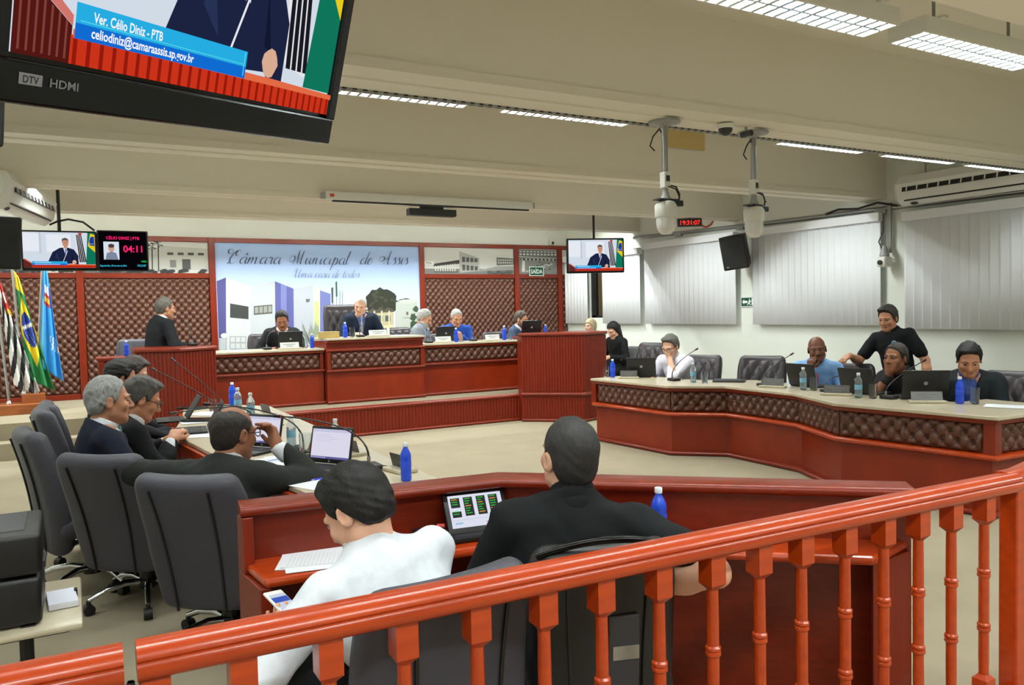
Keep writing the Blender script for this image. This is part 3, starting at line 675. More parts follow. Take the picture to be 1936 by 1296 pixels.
# signs
def sign(loc, rz, w, h, label, txt, arrow=False, col=(20,70,54)):
    r = thing('exit_sign', label, 'sign', loc, rz)
    MB().box((0,0,0),(w,0.008,h)).build('plate', pmat((214,226,218)), r)
    P = Print(w, h); P.r(col, 0.05, 0.08, 0.95, 0.92)
    if txt: P.text((232,240,234), txt, 0.5, 0.27, 0.62, 0, 0.02, 'CENTER', 0.82 if len(txt)>4 else 1)
    if arrow:
        c = (232,240,234)
        P.p(c, [(0.10,0.5),(0.24,0.78),(0.24,0.62),(0.46,0.62),(0.46,0.38),(0.24,0.38),(0.24,0.22)]); P.r(c, 0.74, 0.16, 0.90, 0.86)
        P.e(c, 0.60, 0.76, 0.035, 0.07); P.p(c, [(0.55,0.66),(0.66,0.66),(0.72,0.48),(0.66,0.44),(0.62,0.54),(0.62,0.36),(0.70,0.20),(0.64,0.16),(0.56,0.34),(0.48,0.16),(0.44,0.22),(0.53,0.46)])
    P.build('lettering', r, (-w/2, -0.005, -h/2))
    return r
sign((8.24, YB-0.062, 2.375), 0, 0.34, 0.19, 'dark green SAÍDA exit sign on the leather wall panel', 'SAÍDA')
sign((XW-0.012, 8.77, 1.65), math.radians(-90), 0.30, 0.15, 'small green running man exit sign on the right wall', None, True)
# red LED clock hanging under the beam
ck = thing('led_clock', 'red LED clock hanging at the beam near the right wall', 'clock', (8.0, 8.95, 2.83), math.radians(-30))
MB().rbox((0,0,0),(0.36,0.06,0.12),0.008,2).build('case', M_BLACK, ck)
P = Print(0.32, 0.08, 2.0); P.text((255,40,30), '19:31:07', 0.5, 0.1, 1.1, 0, 0.01, 'CENTER', 1.0); P.build('digits', ck, (-0.16,-0.032,-0.04))
MB().cyl((0,0,0.06),(0,0,0.1),0.012).build('hanger', M_GREYM, ck)
ob = thing('cable_bundle', 'orange cable bundle coiled beside the LED clock', 'cable', (8.35, 8.98, 2.82))
MB().tube([(-0.12,0,0.03),(-0.06,0,-0.03),(0.02,0.02,-0.04),(0.10,0,0.0),(0.14,0,0.05)],0.016).build('cable', mat('orange_cable', (190,96,60), 0.5), ob, smooth=60)
# ================================================================== furniture of the chamber
def offset(path, d):
    P = [Vector((p[0], p[1])) for p in path]; out = []
    for i, p in enumerate(P):
        def nrm(a, b): q = (b-a).normalized(); return Vector((q.y, -q.x))
        if 0 < i < len(P)-1:
            n1 = nrm(P[i-1], p); n2 = nrm(p, P[i+1]); b = (n1+n2).normalized(); b = b/max(0.35, b.dot(n1))
        else: b = nrm(P[0], P[1]) if i == 0 else nrm(P[-2], P[-1])
        out.append((p.x+b.x*d, p.y+b.y*d))
    return out
def flutes(mb, p0, p1, z0, z1, out, pitch=0.048, wd=0.034, dep=0.014):
    p0 = Vector(p0); p1 = Vector(p1); d = p1-p0; L = d.length; d.normalize(); k = int(L/pitch); o = Vector(out)
    for i in range(k):
        a = p0+d*((i+0.5)*L/k); n = 5; vs = []
        for z in (z0, z1):
            for j in range(n+1):
                t = math.pi*j/n; q = a-d*(wd/2*math.cos(t))+o*(dep*math.sin(t)); vs.append((q.x, q.y, z))
        mb.add(vs, [(j, j+1, n+2+j, n+1+j) for j in range(n)]+[tuple(range(n+1))[::-1], tuple(range(n+1, 2*n+2))])
ROUND = lambda r, z, w=0.0: [(w+r*math.cos(a), z+r*math.sin(a)) for a in [math.radians(t) for t in (-90,-60,-30,0,30,60,90)]]
# --- fluted riser of the dais
rs = thing('dais_riser', 'fluted red wood front of the dais with rounded nosing', 'riser', (3.55, 10.03, 0))
MB().box2((1.2,10.0,0.0),(5.75,10.03,DZ-0.03)).build('backing', M_WOODX, rs, True)
mb = MB(); flutes(mb, (1.3,10.0), (5.72,10.0), 0.045, DZ-0.045, (0,-1)); o = mb.build('flutes', M_FLUTE, rs, True, 50); o['kind'] = 'stuff'
MB().sweep([(5.75,10.03),(1.2,10.03)][::-1], [(-0.06,DZ-0.05),(0.03,DZ-0.05)]+ROUND(0.026,DZ-0.024,0.03)+[(-0.06,DZ+0.002)]).build('nosing', M_WOODX, rs, True, 40)
MB().sweep([(1.2,10.0),(5.75,10.0)], [(0,0.0),(0.03,0.0)]+ROUND(0.02,0.02,0.02)+[(0,0.045)]).build('skirting', M_WOODX, rs, True, 40)

# --- podiums: three fluted faces
def podium(label, pts, back, htop, face_cap=True):
    """pts: plan corners of the visible faces, left to right seen from the pit; back: rear corners"""
    cx = sum(p[0] for p in pts)/len(pts); cy = sum(p[1] for p in pts)/len(pts)
    r = thing('podium', label, 'podium', (cx, cy, 0), group='fluted podiums flanking the dais')
    poly = list(pts)+list(back)
    MB().prism(poly, 0.02, htop-0.05).build('body', M_WOODZ, r, True)
    big = offset(list(pts), 0.035)
    MB().prism(big+list(back), htop-0.045, htop).build('top', M_WOODX, r, True, bevel=0.016)
    for i in range(len(pts)-1):
        p0, p1 = pts[i], pts[i+1]; d = (Vector(p1)-Vector(p0)).normalized(); o = (d.y, -d.x)
        mb = MB(); flutes(mb, p0, p1, 0.05, 0.36, o, 0.040, 0.030, 0.012); flutes(mb, p0, p1, 0.43, htop-0.05, o, 0.040, 0.030, 0.012)
        q = mb.build('flutes', M_FLUTE, r, True, 50); q['kind'] = 'stuff'
    MB().sweep(pts, [(0,0.37),(0.02,0.37)]+ROUND(0.022,0.395,0.02)+[(0,0.42)]).build('ledge', M_WOODX, r, True, 40)
    MB().sweep(pts, [(0,0.0),(0.025,0.0)]+ROUND(0.02,0.022,0.02)+[(0,0.045)]).build('skirting', M_WOODX, r, True, 40)
    return r
podium('red fluted podium on the right of the dais', [(5.63,9.86),(6.30,9.27),(6.86,9.50)], [(6.95,10.02),(5.66,10.02)], 1.27)
podium('red fluted podium where the person in black suit is speaking', [(0.60,9.46),(1.02,9.24),(1.44,9.54)], [(1.44,10.02),(0.60,10.02)], 1.275)

# --- dais desks
def straight_desk(label, x0, x1, yf, z0, zt, zl0, zl1, group, mid=False):
    r = thing('dais_desk', label, 'desk', ((x0+x1)/2, yf+0.3, z0), group=group)
    MB().box2((x0,yf,z0),(x1,yf+0.04,zt-0.04)).build('front_panel', M_DESKW, r, True)
    for x in (x0, x1-0.04): MB().box2((x,yf+0.04,z0),(x+0.04,yf+0.62,zt-0.04)).build('side_panel', M_DESKW, r, True)
    MB().box2((x0-0.008,yf-0.07,zt-0.028),(x1+0.008,yf+0.66,zt)).build('top', M_TOP, r, True, bevel=0.006)
    MB().box2((x0-0.008,yf-0.055,zt-0.062),(x1+0.008,yf+0.05,zt-0.028)).build('cornice', M_WOODX, r, True, bevel=0.01)
    leather('leather_band', r, (x0+0.05,yf-0.001), (x1-0.05,yf-0.001), zl0, zl1, (0,-1), 0.115, 0.072, 0.034, 0.0105)
    for x in (x0, x1-0.05): MB().box2((x,yf-0.03,zl0-0.02),(x+0.05,yf,zl1+0.02)).build('post', M_WOODZ, r, True, bevel=0.004)
    lg = [(x0-0.01,yf),(x1+0.01,yf)]
    MB().sweep(lg, [(0,zl0-0.05),(0.03,zl0-0.05)]+ROUND(0.018,zl0-0.028,0.03)+[(0,zl0-0.01)]).build('ledge', M_WOODX, r, True, 40)
    if mid: MB().sweep(lg, [(0,zl1+0.01),(0.03,zl1+0.01)]+ROUND(0.015,zl1+0.025,0.03)+[(0,zl1+0.04)]).build('ledge', M_WOODX, r, True, 40)
    MB().sweep(lg, [(0,z0),(0.04,z0)]+ROUND(0.022,z0+0.024,0.03)+[(0,z0+0.05)]).build('skirting', M_WOODX, r, True, 40)
    return r
G_D = 'desks on the dais'
straight_desk('left dais desk with tufted leather band where the secretary writes', 1.5, 2.98, 10.64, DZ, 1.145, 0.872, 1.088, G_D)
straight_desk('raised central dais desk of the presiding person', 3.0, 4.40, 10.54, DZ, 1.275, 0.860, 1.085, G_D, True)
straight_desk('right dais desk with tufted leather band beside the podium', 4.42, 6.05, 10.64, DZ, 1.145, 0.872, 1.088, G_D)

# --- small side desk behind the left podium
r = thing('side_desk', 'small side desk with leather front behind the left podium', 'desk', (0.55, 11.0, DZ))
MB().box2((0.26,10.72,1.10),(1.0,11.2,1.135)).build('top', M_WOODX, r, True, bevel=0.006)
MB().box2((0.28,10.76,DZ),(1.0,10.79,1.10)).build('front_panel', M_DESKW, r, True)
leather('leather_band', r, (0.36,10.755), (0.98,10.755), 0.62, 1.05, (0,-1), 0.105, 0.060, 0.030, 0.013)
MB().box2((0.28,10.73,DZ),(0.35,10.79,1.10)).build('post', M_WOODZ, r, True, bevel=0.004)

# --- right councillors' desk, in and out like a bracket
RP = [(5.55,7.90),(5.63,6.62),(6.06,6.20),(6.03,5.22),(5.70,4.52),(5.86,3.34),(6.75,3.30)]
rd = thing('council_desk', 'long wavy council desk on the right with brown leather band', 'desk', (6.1, 5.6, 0), group='council desks')
inner = offset(RP, -0.62)
MB().prism(offset(RP,0.09)+[(6.75,7.98) if False else q for q in inner[::-1]], 0.73, 0.758).build('top', M_TOP, rd, True, bevel=0.006)
MB().sweep(RP, [(-0.03,0.695),(0.06,0.695),(0.075,0.72),(0.075,0.731),(-0.03,0.731)]).build('cornice', M_WOODX, rd, True, 30)
for i in range(len(RP)-1):
    a, b = RP[i], RP[i+1]; d = (Vector(b)-Vector(a)).normalized(); o = (d.y, -d.x)
    MB().add([(a[0],a[1],0),(b[0],b[1],0),(b[0],b[1],0.70),(a[0],a[1],0.70),(a[0]-o[0]*0.04,a[1]-o[1]*0.04,0),(b[0]-o[0]*0.04,b[1]-o[1]*0.04,0),(b[0]-o[0]*0.04,b[1]-o[1]*0.04,0.70),(a[0]-o[0]*0.04,a[1]-o[1]*0.04,0.70)],
             [(0,3,2,1),(4,5,6,7),(0,4,7,3),(1,2,6,5),(3,7,6,2),(0,1,5,4)]).build('front_panel', M_DESKW, rd, True)
    e = 0.012
    a2 = (a[0]+o[0]*e+d.x*(0.06 if i in (0,5) else 0.0), a[1]+o[1]*e+d.y*(0.06 if i in (0,5) else 0.0)); b2 = (b[0]+o[0]*e-d.x*(0.06 if i == 4 else 0), b[1]+o[1]*e-d.y*(0.06 if i == 4 else 0))
    leather('leather_band', rd, a2, b2, 0.475, 0.70, o, 0.112, 0.072, 0.036, 0.0105)
MB().sweep(RP, [(-0.01,0.425),(0.05,0.425)]+ROUND(0.02,0.448,0.055)+[(-0.01,0.472)]).build('ledge', M_RAIL, rd, True, 40)
MB().sweep(RP, [(-0.01,0.0),(0.03,0.0)]+ROUND(0.022,0.024,0.03)+[(-0.01,0.05)]).build('skirting', M_WOODX, rd, True, 40)
for p in (RP[0], RP[5]): MB().box((p[0],p[1],0.58),(0.09,0.09,0.25)).build('post', M_WOODZ, rd, True, bevel=0.006)

# --- left councillors' desk
LT = [(1.60,3.42),(1.60,7.55),(1.25,8.02),(0.90,8.02),(0.80,7.2),(0.62,6.25),(0.76,4.95),(0.94,3.80),(0.96,3.42)]
ldk = thing('council_desk', 'long council desk on the left covered with laptops and papers', 'desk', (1.2, 5.6, 0), group='council desks')
MB().prism(LT, 0.73, 0.758).build('top', M_TOP, ldk, True, bevel=0.006)
LP = [(1.50,3.46),(1.50,7.50),(1.22,7.94)]
MB().sweep(LP, [(-0.04,0.0),(0.0,0.0),(0.0,0.73),(-0.04,0.73)]).build('front_panel', M_DESKW, ldk, True)
MB().sweep(LP, [(-0.01,0.69),(0.06,0.69),(0.07,0.729),(-0.01,0.729)]).build('cornice', M_WOODX, ldk, True)
for i in range(2):
    a, b = LP[i], LP[i+1]; d = (Vector(b)-Vector(a)).normalized(); leather('leather_band', ldk, (a[0]+d.y*0.012,a[1]-d.x*0.012), (b[0]+d.y*0.012,b[1]-d.x*0.012), 0.475, 0.69, (d.y,-d.x), 0.105, 0.060, 0.028, 0.014)
MB().sweep(LT[3:], [(0.03,0.60),(0.0,0.60),(0.0,0.729),(0.03,0.729)][::-1]).build('apron', M_RAIL, ldk, True)
for p, q in (((0.98,3.46),(1.46,3.46)),((0.70,5.6),(1.46,5.6)),((0.92,7.9),(1.2,7.9))):
    MB().box2((p[0],p[1]-0.02,0),(q[0],p[1]+0.02,0.729)).build('divider', M_DESKW, ldk, True)

# --- operators' desk in the foreground
op = thing('operator_desk', 'red wood operator desk with raised parapet behind the railing', 'desk', (1.5, 2.7, 0))
PA = [(0.54,3.16),(1.62,3.05),(2.86,1.95)]
MB().sweep(PA, [(-0.02,0.0),(0.02,0.0),(0.02,0.85),(-0.02,0.85)]).build('front_panel', M_WOODX, op, True)
MB().sweep(PA, [(-0.06,0.838),(0.06,0.838)]+ROUND(0.021,0.859,0.06)+[(-0.06,0.88)]+[(-0.06-0.021*math.cos(math.radians(t)),0.859+0.021*math.sin(math.radians(t))) for t in (60,20,-20,-60)]).build('parapet_top', M_WOODX, op, True, 40)
WI = offset(PA, 0.30)
WI = [(0.57,2.87),(1.50,2.80),(2.56,1.88)]
MB().prism([PA[0],PA[1],PA[2]]+WI[::-1], 0.625, 0.66).build('worktop', M_RAIL, op, True, bevel=0.014)
mb = MB(); a = Vector((0.55,3.16)); b = Vector((0.575,2.88))
mb.prism([(0.53,3.16),(0.57,3.16),(0.595,2.88),(0.555,2.88)], 0.0, 0.625); mb.prism([(0.53,3.16),(0.57,3.16),(0.577,3.08),(0.537,3.08)], 0.625, 0.84)
mb.build('end_panel', M_WOODZ, op, True, bevel=0.004)
mb = MB(); mb.prism([(2.83,1.93),(2.86,1.96),(2.60,1.93),(2.57,1.90)], 0.0, 0.625); mb.build('end_panel', M_WOODZ, op, True)
MB().prism([(1.60,3.03),(1.62,3.01),(1.52,2.86),(1.50,2.88)], 0.0, 0.625).build('divider', M_WOODZ, op, True)

# --- railing with turned balusters
def baluster_mb():
    mb = MB(); s = 0.029
    mb.box((0,0,0.795),(s*2,s*2,0.09)); mb.box((0,0,0.062),(s*2,s*2,0.124))
    for z0, z1, sg in ((0.75,0.733,-1),(0.124,0.141,1)):
        n = 8
        c = s*1.0
        sq = [(-c,-c),(0,-c),(c,-c),(c,0),(c,c),(0,c),(-c,c),(-c,0)]
        rd_ = [(0.0195*math.cos(math.radians(a)),0.0195*math.sin(math.radians(a))) for a in (225,270,315,0,45,90,135,180)]
        vs = [(x,y,z0) for x,y in sq]+[(x,y,z1) for x,y in rd_]
        mb.add(vs, [((i,(i+1)%n,n+(i+1)%n,n+i) if sg > 0 else ((i+1)%n,i,n+i,n+(i+1)%n)) for i in range(n)])
    prof = [(0.018,0.139),(0.019,0.2),(0.0185,0.312)]
    for zc in (0.327, 0.54): prof += [(0.019,zc-0.018),(0.024,zc-0.012),(0.024,zc-0.004),(0.019,zc),(0.024,zc+0.004),(0.024,zc+0.012),(0.019,zc+0.018)]
    prof += [(0.019,0.63),(0.018,0.735)]
    mb.lathe(prof, 16); return mb
def rail_prof(z): # rounded hand rail with two beads on its side
    w, h = 0.040, 0.075
    return [(-w,z-h),(w-0.008,z-h),(w+0.003,z-h+0.008),(w+0.008,z-h+0.024),(w+0.006,z-h+0.036),(w-0.001,z-h+0.042),(w+0.004,z-h+0.047),(w+0.002,z-0.020),(w-0.016,z-0.003),(0,z),(-w+0.016,z-0.003),(-w+0.004,z-0.016),(-w-0.004,z-h+0.044),(-w-0.008,z-h+0.026),(-w-0.004,z-h+0.010)]
RZ = 0.915
rl = thing('railing', 'orange red wooden railing with turned balusters across the foreground', 'railing', (1.7, 1.81, 0))
r0, r1 = Vector((0.095,1.842)), Vector((3.25,1.775))
MB().sweep([r0, r1], rail_prof(RZ)).build('top_rail', M_RAIL, rl, True, 40)
MB().sweep([(3.20,1.79),(3.29,1.79),(4.35,2.02)], rail_prof(RZ+0.004)).build('top_rail', M_RAIL, rl, True, 40)
MB().sweep([r0, r1], [(-0.035,0.0),(0.035,0.0),(0.035,0.04),(-0.035,0.04)]).build('bottom_rail', M_RAIL, rl, True)
d = (r1-r0).normalized()
def post_mb(): return MB().box((0,0,0.42),(0.062,0.062,0.84))
for t in (0.034, ): 
    p = r0+d*t; o = post_mb().build('post', M_RAIL, rl, bevel=0.006); o.location = (p.x-1.7, p.y-1.81, 0)
o = post_mb().build('post', M_RAIL, rl, bevel=0.006); o.location = (3.285-1.7, 1.79-1.81, 0); o.scale = (1.2,1.2,1)
src = baluster_mb().build('baluster', M_RAIL, rl, smooth=35)
xs_ = [0.308,0.503,0.691,0.891,1.092,1.280,1.484,1.69,1.885,2.073,2.281,2.48,2.67,2.862,3.065]
for i, x in enumerate(xs_):
    t = (x-r0.x)/d.x; p = r0+d*t
    o = src if i == 0 else src.copy()
    if i: COL.objects.link(o); o.parent = rl
    o.location = (p.x-1.7, p.y-1.81, 0)
for k in range(5):
    o = src.copy(); COL.objects.link(o); o.parent = rl; o.location = (3.45+0.19*k-1.7, 1.825+0.041*k-1.81, 0)
o = post_mb().build('post', M_RAIL, rl, bevel=0.006); o.location = (4.31-1.7, 2.012-1.81, 0)
MB().sweep([(3.29,1.79),(4.35,2.02)], [(-0.035,0.0),(0.035,0.0),(0.035,0.04),(-0.035,0.04)]).build('bottom_rail', M_RAIL, rl, True)
gt = thing('gate', 'short wooden gate at the left end of the railing', 'gate', (-0.25, 1.845, 0))
MB().sweep([(-0.62,1.852),(0.070,1.842)], rail_prof(RZ)).build('top_rail', M_RAIL, gt, True, 40)
MB().sweep([(-0.62,1.852),(0.070,1.842)], [(-0.03,0.05),(0.03,0.05),(0.03,0.10),(-0.03,0.10)]).build('bottom_rail', M_RAIL, gt, True)
o = post_mb().build('post', M_RAIL, gt, bevel=0.006); o.location = (0.035+0.25, -0.002, 0)
for i, x in enumerate((-0.16,-0.36,-0.56)):
    o = src.copy(); COL.objects.link(o); o.parent = gt; o.location = (x+0.25, 0.003, 0)
MB().box((0.083+0.25,0.0,0.80),(0.012,0.02,0.06)).cyl((0.083+0.25,0,0.77),(0.083+0.25,0,0.83),0.008).build('hinge', M_BLACK, gt)

# ================================================================== screens
def broadcast(P, lines=True):
    """the picture shown on every monitor: the speaker at the podium"""
    P.r((214,224,236), 0, 0, 1, 1)
    P.r((236,240,248), 0.0, 0.46, 0.22, 0.96); P.r((234,238,246), 0.32, 0.44, 0.66, 0.94); P.r((196,208,222), 0.22, 0.40, 0.25, 1.0)
    for i in range(7): P.r((224,230,238), 0.03*i, 0.46, 0.03*i+0.004, 0.96)
    # striped flag
    P.p((236,236,240), [(0.72,0.95),(0.80,0.98),(0.87,0.14),(0.76,0.18)])
    for i in range(4): P.p((26,26,34), [(0.735+i*0.02,0.95),(0.75+i*0.02,0.94),(0.795+i*0.026,0.16),(0.775+i*0.026,0.16)])
    P.p((198,40,36), [(0.76,0.99),(0.82,0.99),(0.81,0.92),(0.78,0.93)])
    # green, yellow and blue flag
    P.p((16,120,92), [(0.90,1.0),(1.0,1.0),(1.0,0.1),(0.865,0.1)]); P.p((236,206,30), [(0.94,0.98),(1.0,0.94),(1.0,0.44),(0.90,0.62)]); P.p((30,60,160), [(0.94,0.88),(0.99,0.90),(0.995,0.62),(0.93,0.64),(0.92,0.76)])
    for i in range(9): P.e((240,244,250), 0.935+0.006*i, 0.68+0.02*math.sin(i), 0.003, 0.006, 6)
    # man in a navy suit
    P.p((28,36,66), [(0.32,0.10),(0.40,0.44),(0.50,0.56),(0.60,0.58),(0.70,0.52),(0.76,0.34),(0.76,0.09),(0.70,0.09),(0.68,0.12),(0.50,0.10),(0.42,0.10)])
    P.p((40,50,86), [(0.44,0.30),(0.46,0.46),(0.50,0.20)]); P.p((18,24,48), [(0.66,0.44),(0.70,0.20),(0.67,0.22)])
    P.p((232,238,246), [(0.55,0.58),(0.60,0.58),(0.595,0.36),(0.575,0.40)]); P.p((90,106,170), [(0.575,0.54),(0.592,0.54),(0.592,0.38),(0.575,0.36)])
    P.e((206,150,124), 0.585, 0.70, 0.045, 0.115); P.p((206,150,124), [(0.56,0.62),(0.61,0.62),(0.61,0.55),(0.56,0.55)])
    P.p((96,84,78), [(0.535,0.72),(0.54,0.82),(0.58,0.85),(0.62,0.82),(0.635,0.73),(0.62,0.77),(0.56,0.78)])
    P.e((52,40,36), 0.570, 0.715, 0.008, 0.010, 8); P.e((52,40,36), 0.605, 0.715, 0.008, 0.010, 8); P.p((160,92,80), [(0.572,0.645),(0.604,0.645),(0.588,0.635)])
    P.e((222,176,150), 0.70, 0.16, 0.030, 0.060, 12, 0.12)
    P.p((236,240,246), [(0.525,0.10),(0.532,0.10),(0.615,0.48),(0.608,0.48)])
    # podium
    P.p((84,24,20), [(0.0,0.0),(0.115,0.0),(0.115,0.11),(0.0,0.24)])
    for i in range(7): P.p((128,66,56), [(0.010+i*0.015,0.012),(0.0145+i*0.015,0.012),(0.0145+i*0.015,0.205-i*0.014),(0.010+i*0.015,0.21-i*0.014)])
    P.p((214,120,110), [(0.0,0.24),(0.115,0.11),(0.115,0.14),(0.02,0.26)])
    P.p((206,52,26), [(0.112,0.0),(1.0,0.0),(1.0,0.075),(0.112,0.085)])
    for i in range(30): P.r((150,26,14), 0.118+i*0.0297, 0.0, 0.127+i*0.0297, 0.075)
    P.p((230,110,70), [(0.112,0.078),(1.0,0.072),(1.0,0.094),(0.70,0.102),(0.112,0.102)])
    # caption
    P.r((38,176,230), 0.115, 0.121, 0.60, 0.180); P.r((16,110,214), 0.115, 0.076, 0.60, 0.121); P.r((90,216,240), 0.125, 0.128, 0.590, 0.131); P.r((90,216,240), 0.590, 0.085, 0.593, 0.176)
    if lines:
        P.text((250,252,255), 'Ver. Célio Diniz - PTB', 0.153, 0.134, 0.042, 0, 0.02, 'LEFT', 0.80)
        P.text((250,252,255), 'celiodiniz@camaraassis.sp.gov.br', 0.150, 0.088, 0.041, 0, 0.02, 'LEFT', 0.88)
    else:
        P.r((236,244,255), 0.15, 0.142, 0.38, 0.155); P.r((236,244,255), 0.15, 0.092, 0.50, 0.104)
def tv(label, W, M, bez=0.03, bot=0.06, lines=True, depth=0.07, arm=0.5, glow=0.95):
    """W screen width; M 4x4 placing the middle of the screen's bottom edge, screen facing local -Y"""
    Hh = W*0.5625
    r = thing('television', label, 'television', (0,0,0), 0, 'hanging televisions'); r.matrix_basis = M; 
    MB().rbox((0,depth/2+0.004,Hh/2-(bot-bez)/2),(W+2*bez,depth,Hh+bez+bot),0.02,3).build('case', M_GLOSS, r, smooth=40)
    mb = MB()
    mb.box((0,0.0,-bot/2-0.002),(W+2*bez-0.02,0.012,bot-0.012)); mb.box((0,0,Hh+bez/2),(W+2*bez-0.02,0.012,bez-0.01))
    for s_ in (-1,1): mb.box((s_*(W/2+bez/2),0,Hh/2),(bez-0.008,0.012,Hh+0.02))
    mb.build('bezel', M_GLOSS, r, bevel=0.004)
    P = Print(W, Hh, glow); broadcast(P, lines); P.build('screen', r, (-W/2, 0.0035, 0))
    MB().box((0,depth+0.03,Hh*0.55),(0.24,0.06,0.24)).cyl((0,depth+0.05,Hh*0.55),(0,depth+0.05,Hh+arm),0.02).build('mount', M_BLACK, r)
    return r
# big television in the foreground
R3 = Matrix.Rotation(math.radians(47.3),3,'Z')@Matrix.Rotation(math.radians(16.8),3,'X')@Matrix.Rotation(math.radians(-7.8),3,'Y')
k_ = 0.885/0.7
M4 = R3.to_4x4(); M4.translation = (0.199*k_, 1.273*k_, 1.6+0.339*k_)
bt = tv('big black television hanging close at the top left', 0.885, M4, 0.045, 0.072, True, 0.09, 0.5)
P = Print(0.2, 0.02); P.r((120,120,122), 0.0, 0.1, 0.2, 0.9); P.text((30,30,32), 'DTV', 0.03, 0.25, 0.7, 0, 0.02, 'LEFT', 1.0); P.text((110,110,112), 'HDMI', 0.26, 0.2, 0.85, 0, 0.02, 'LEFT', 1.3)
P.build('lettering', bt, (-0.885/2+0.012, -0.0066, -0.042))
M4 = Matrix.Rotation(math.radians(-3),4,'Z'); M4.translation = (-0.075, 11.05, 2.235)
tv('corner television hanging above the flags', 0.76, M4, 0.022, 0.035, False, 0.07, 0.88)
M4 = Matrix.Rotation(math.radians(-22),4,'Z'); M4.translation = (7.80, 11.05, 2.235)
tv('television hanging before the right end of the leather wall', 0.93, M4, 0.03, 0.035, False, 0.07, 0.79)
# speech timer panel
tp = thing('speech_timer', 'black speech timer display reading 04:11 beside the corner television', 'timer display', (0.33, 11.06, 2.20))
MB().rbox((0.288,0.03,0.252),(0.576,0.05,0.504),0.01,2).build('case', M_BLACK, tp)
P = Print(0.576, 0.504, 1.1); P.r((6,4,8), 0.03, 0.03, 0.97, 0.97)
P.text((250,30,110), 'CÉLIO DINIZ | PTB', 0.5, 0.78, 0.10, 0, 0.02, 'CENTER', 0.9); P.text((255,40,110), '04:11', 0.50, 0.47, 0.23, 0, 0.02, 'LEFT', 0.92)
P.r((206,214,226), 0.12, 0.28, 0.42, 0.72); P.e((196,150,130), 0.27, 0.56, 0.06, 0.09); P.p((120,130,150), [(0.15,0.28),(0.40,0.28),(0.36,0.44),(0.27,0.48),(0.18,0.44)]); P.e((70,60,56), 0.27, 0.62, 0.06, 0.05)
P.text((60,200,230), 'Segunda-feira, 30 de maio de 2016', 0.04, 0.11, 0.062, 0, 0.01, 'LEFT', 0.68); P.text((60,200,230), '19:31:07', 0.76, 0.11, 0.075, 0, 0.01, 'LEFT', 0.8); P.text((40,220,80), '100%', 0.84, 0.22, 0.06, 0, 0.01)
P.build('screen', tp, (0, 0.003, 0))
MB().tube([(-0.02,0.05,0.50),(-0.14,0.06,0.60),(-0.30,0.06,0.63),(-0.42,0.08,0.60),(-0.5,0.1,0.56)],0.012).build('cable', M_BLACK, tp, smooth=60)

# ================================================================== flags
fb = thing('flag_stand', 'two tier wooden block holding three flagpoles', 'flag stand', (-0.55, 12.25, DZ))
MB().box2((-0.30,-0.18,0),(0.25,0.30,0.13)).build('lower_block', mat('oak_block', (150,84,40), 0.4, var=0.2, vscale=6, stretch=(1,8,8)), fb, bevel=0.004)
MB().box2((-0.04,-0.02,0.13),(0.22,0.28,0.25)).build('upper_block', MATS['oak_block'], fb, bevel=0.004)
def flag(loc, tilt, Lp, label, design, w, drop, yaw, sway=0.0):
    r = thing('flag', label, 'flag', loc, yaw, 'flags on the dais'); r.rotation_euler = (tilt[0], tilt[1], yaw)
    MB().cyl((0,0,0),(0,0,Lp),0.016,0.014).build('pole', M_STEEL, r, smooth=40)
    MB().lathe([(0.018,0),(0.035,0.005),(0.03,0.03),(0.018,0.045)],12).build('collar', M_CHROME, r, smooth=40)
    MB().lathe([(0.012,0),(0.024,0.02),(0.02,0.05),(0.004,0.09)],12,(0,0,Lp)).build('finial', M_CHROME, r, smooth=40)
    # cloth: gathered at the pole, hanging in folds
    na, nb = 60, 60; top = Lp-0.08
    V = []; cols = []
    for i in range(na+1):
        u = i/na
        for j in range(nb+1):
            v = j/nb
            spread = w*(0.30+0.70*v**0.8)
            x = 0.015+spread*(u if True else u)*(0.55+0.45*v)+sway*v
            y = 0.05*math.sin(u*15+v*1.5)*(0.35+0.65*v)*(0.3+0.7*u)
            z = top-drop*v*(1-0.10*u*(1-v))-0.26*u*v*0.4-0.10*u
            V.append((x, y, z))
    idx = lambda i, j: i*(nb+1)+j
    F = [(idx(i,j), idx(i+1,j), idx(i+1,j+1), idx(i,j+1)) for i in range(na) for j in range(nb)]
    mats, mi = design(na, nb)
    o = np_mesh('cloth', V, F, mats, r, True, mi=mi); s_ = o.modifiers.new('thickness','SOLIDIFY'); s_.thickness = 0.003
    return r
def d_sp(na, nb):
    ms = [mat('flag_black',(24,24,28),0.8), mat('flag_white',(226,226,224),0.8), mat('flag_red',(196,34,40),0.8), mat('flag_gold',(230,180,40),0.7)]
    mi = []
    for i in range(na):
        for j in range(nb):
            u, v = i/na, j/nb; s = (u*0.6+v)*8.5
            k = 0 if int(s) % 2 else 1
            if v < 0.28 and u > 0.35: k = 2 if (u-0.7)**2*2+(v-0.14)**2*8 > 0.02 else 1
            if v > 0.24 and v < 0.30 and u > 0.6: k = 3
            mi.append(k)
    return ms, mi
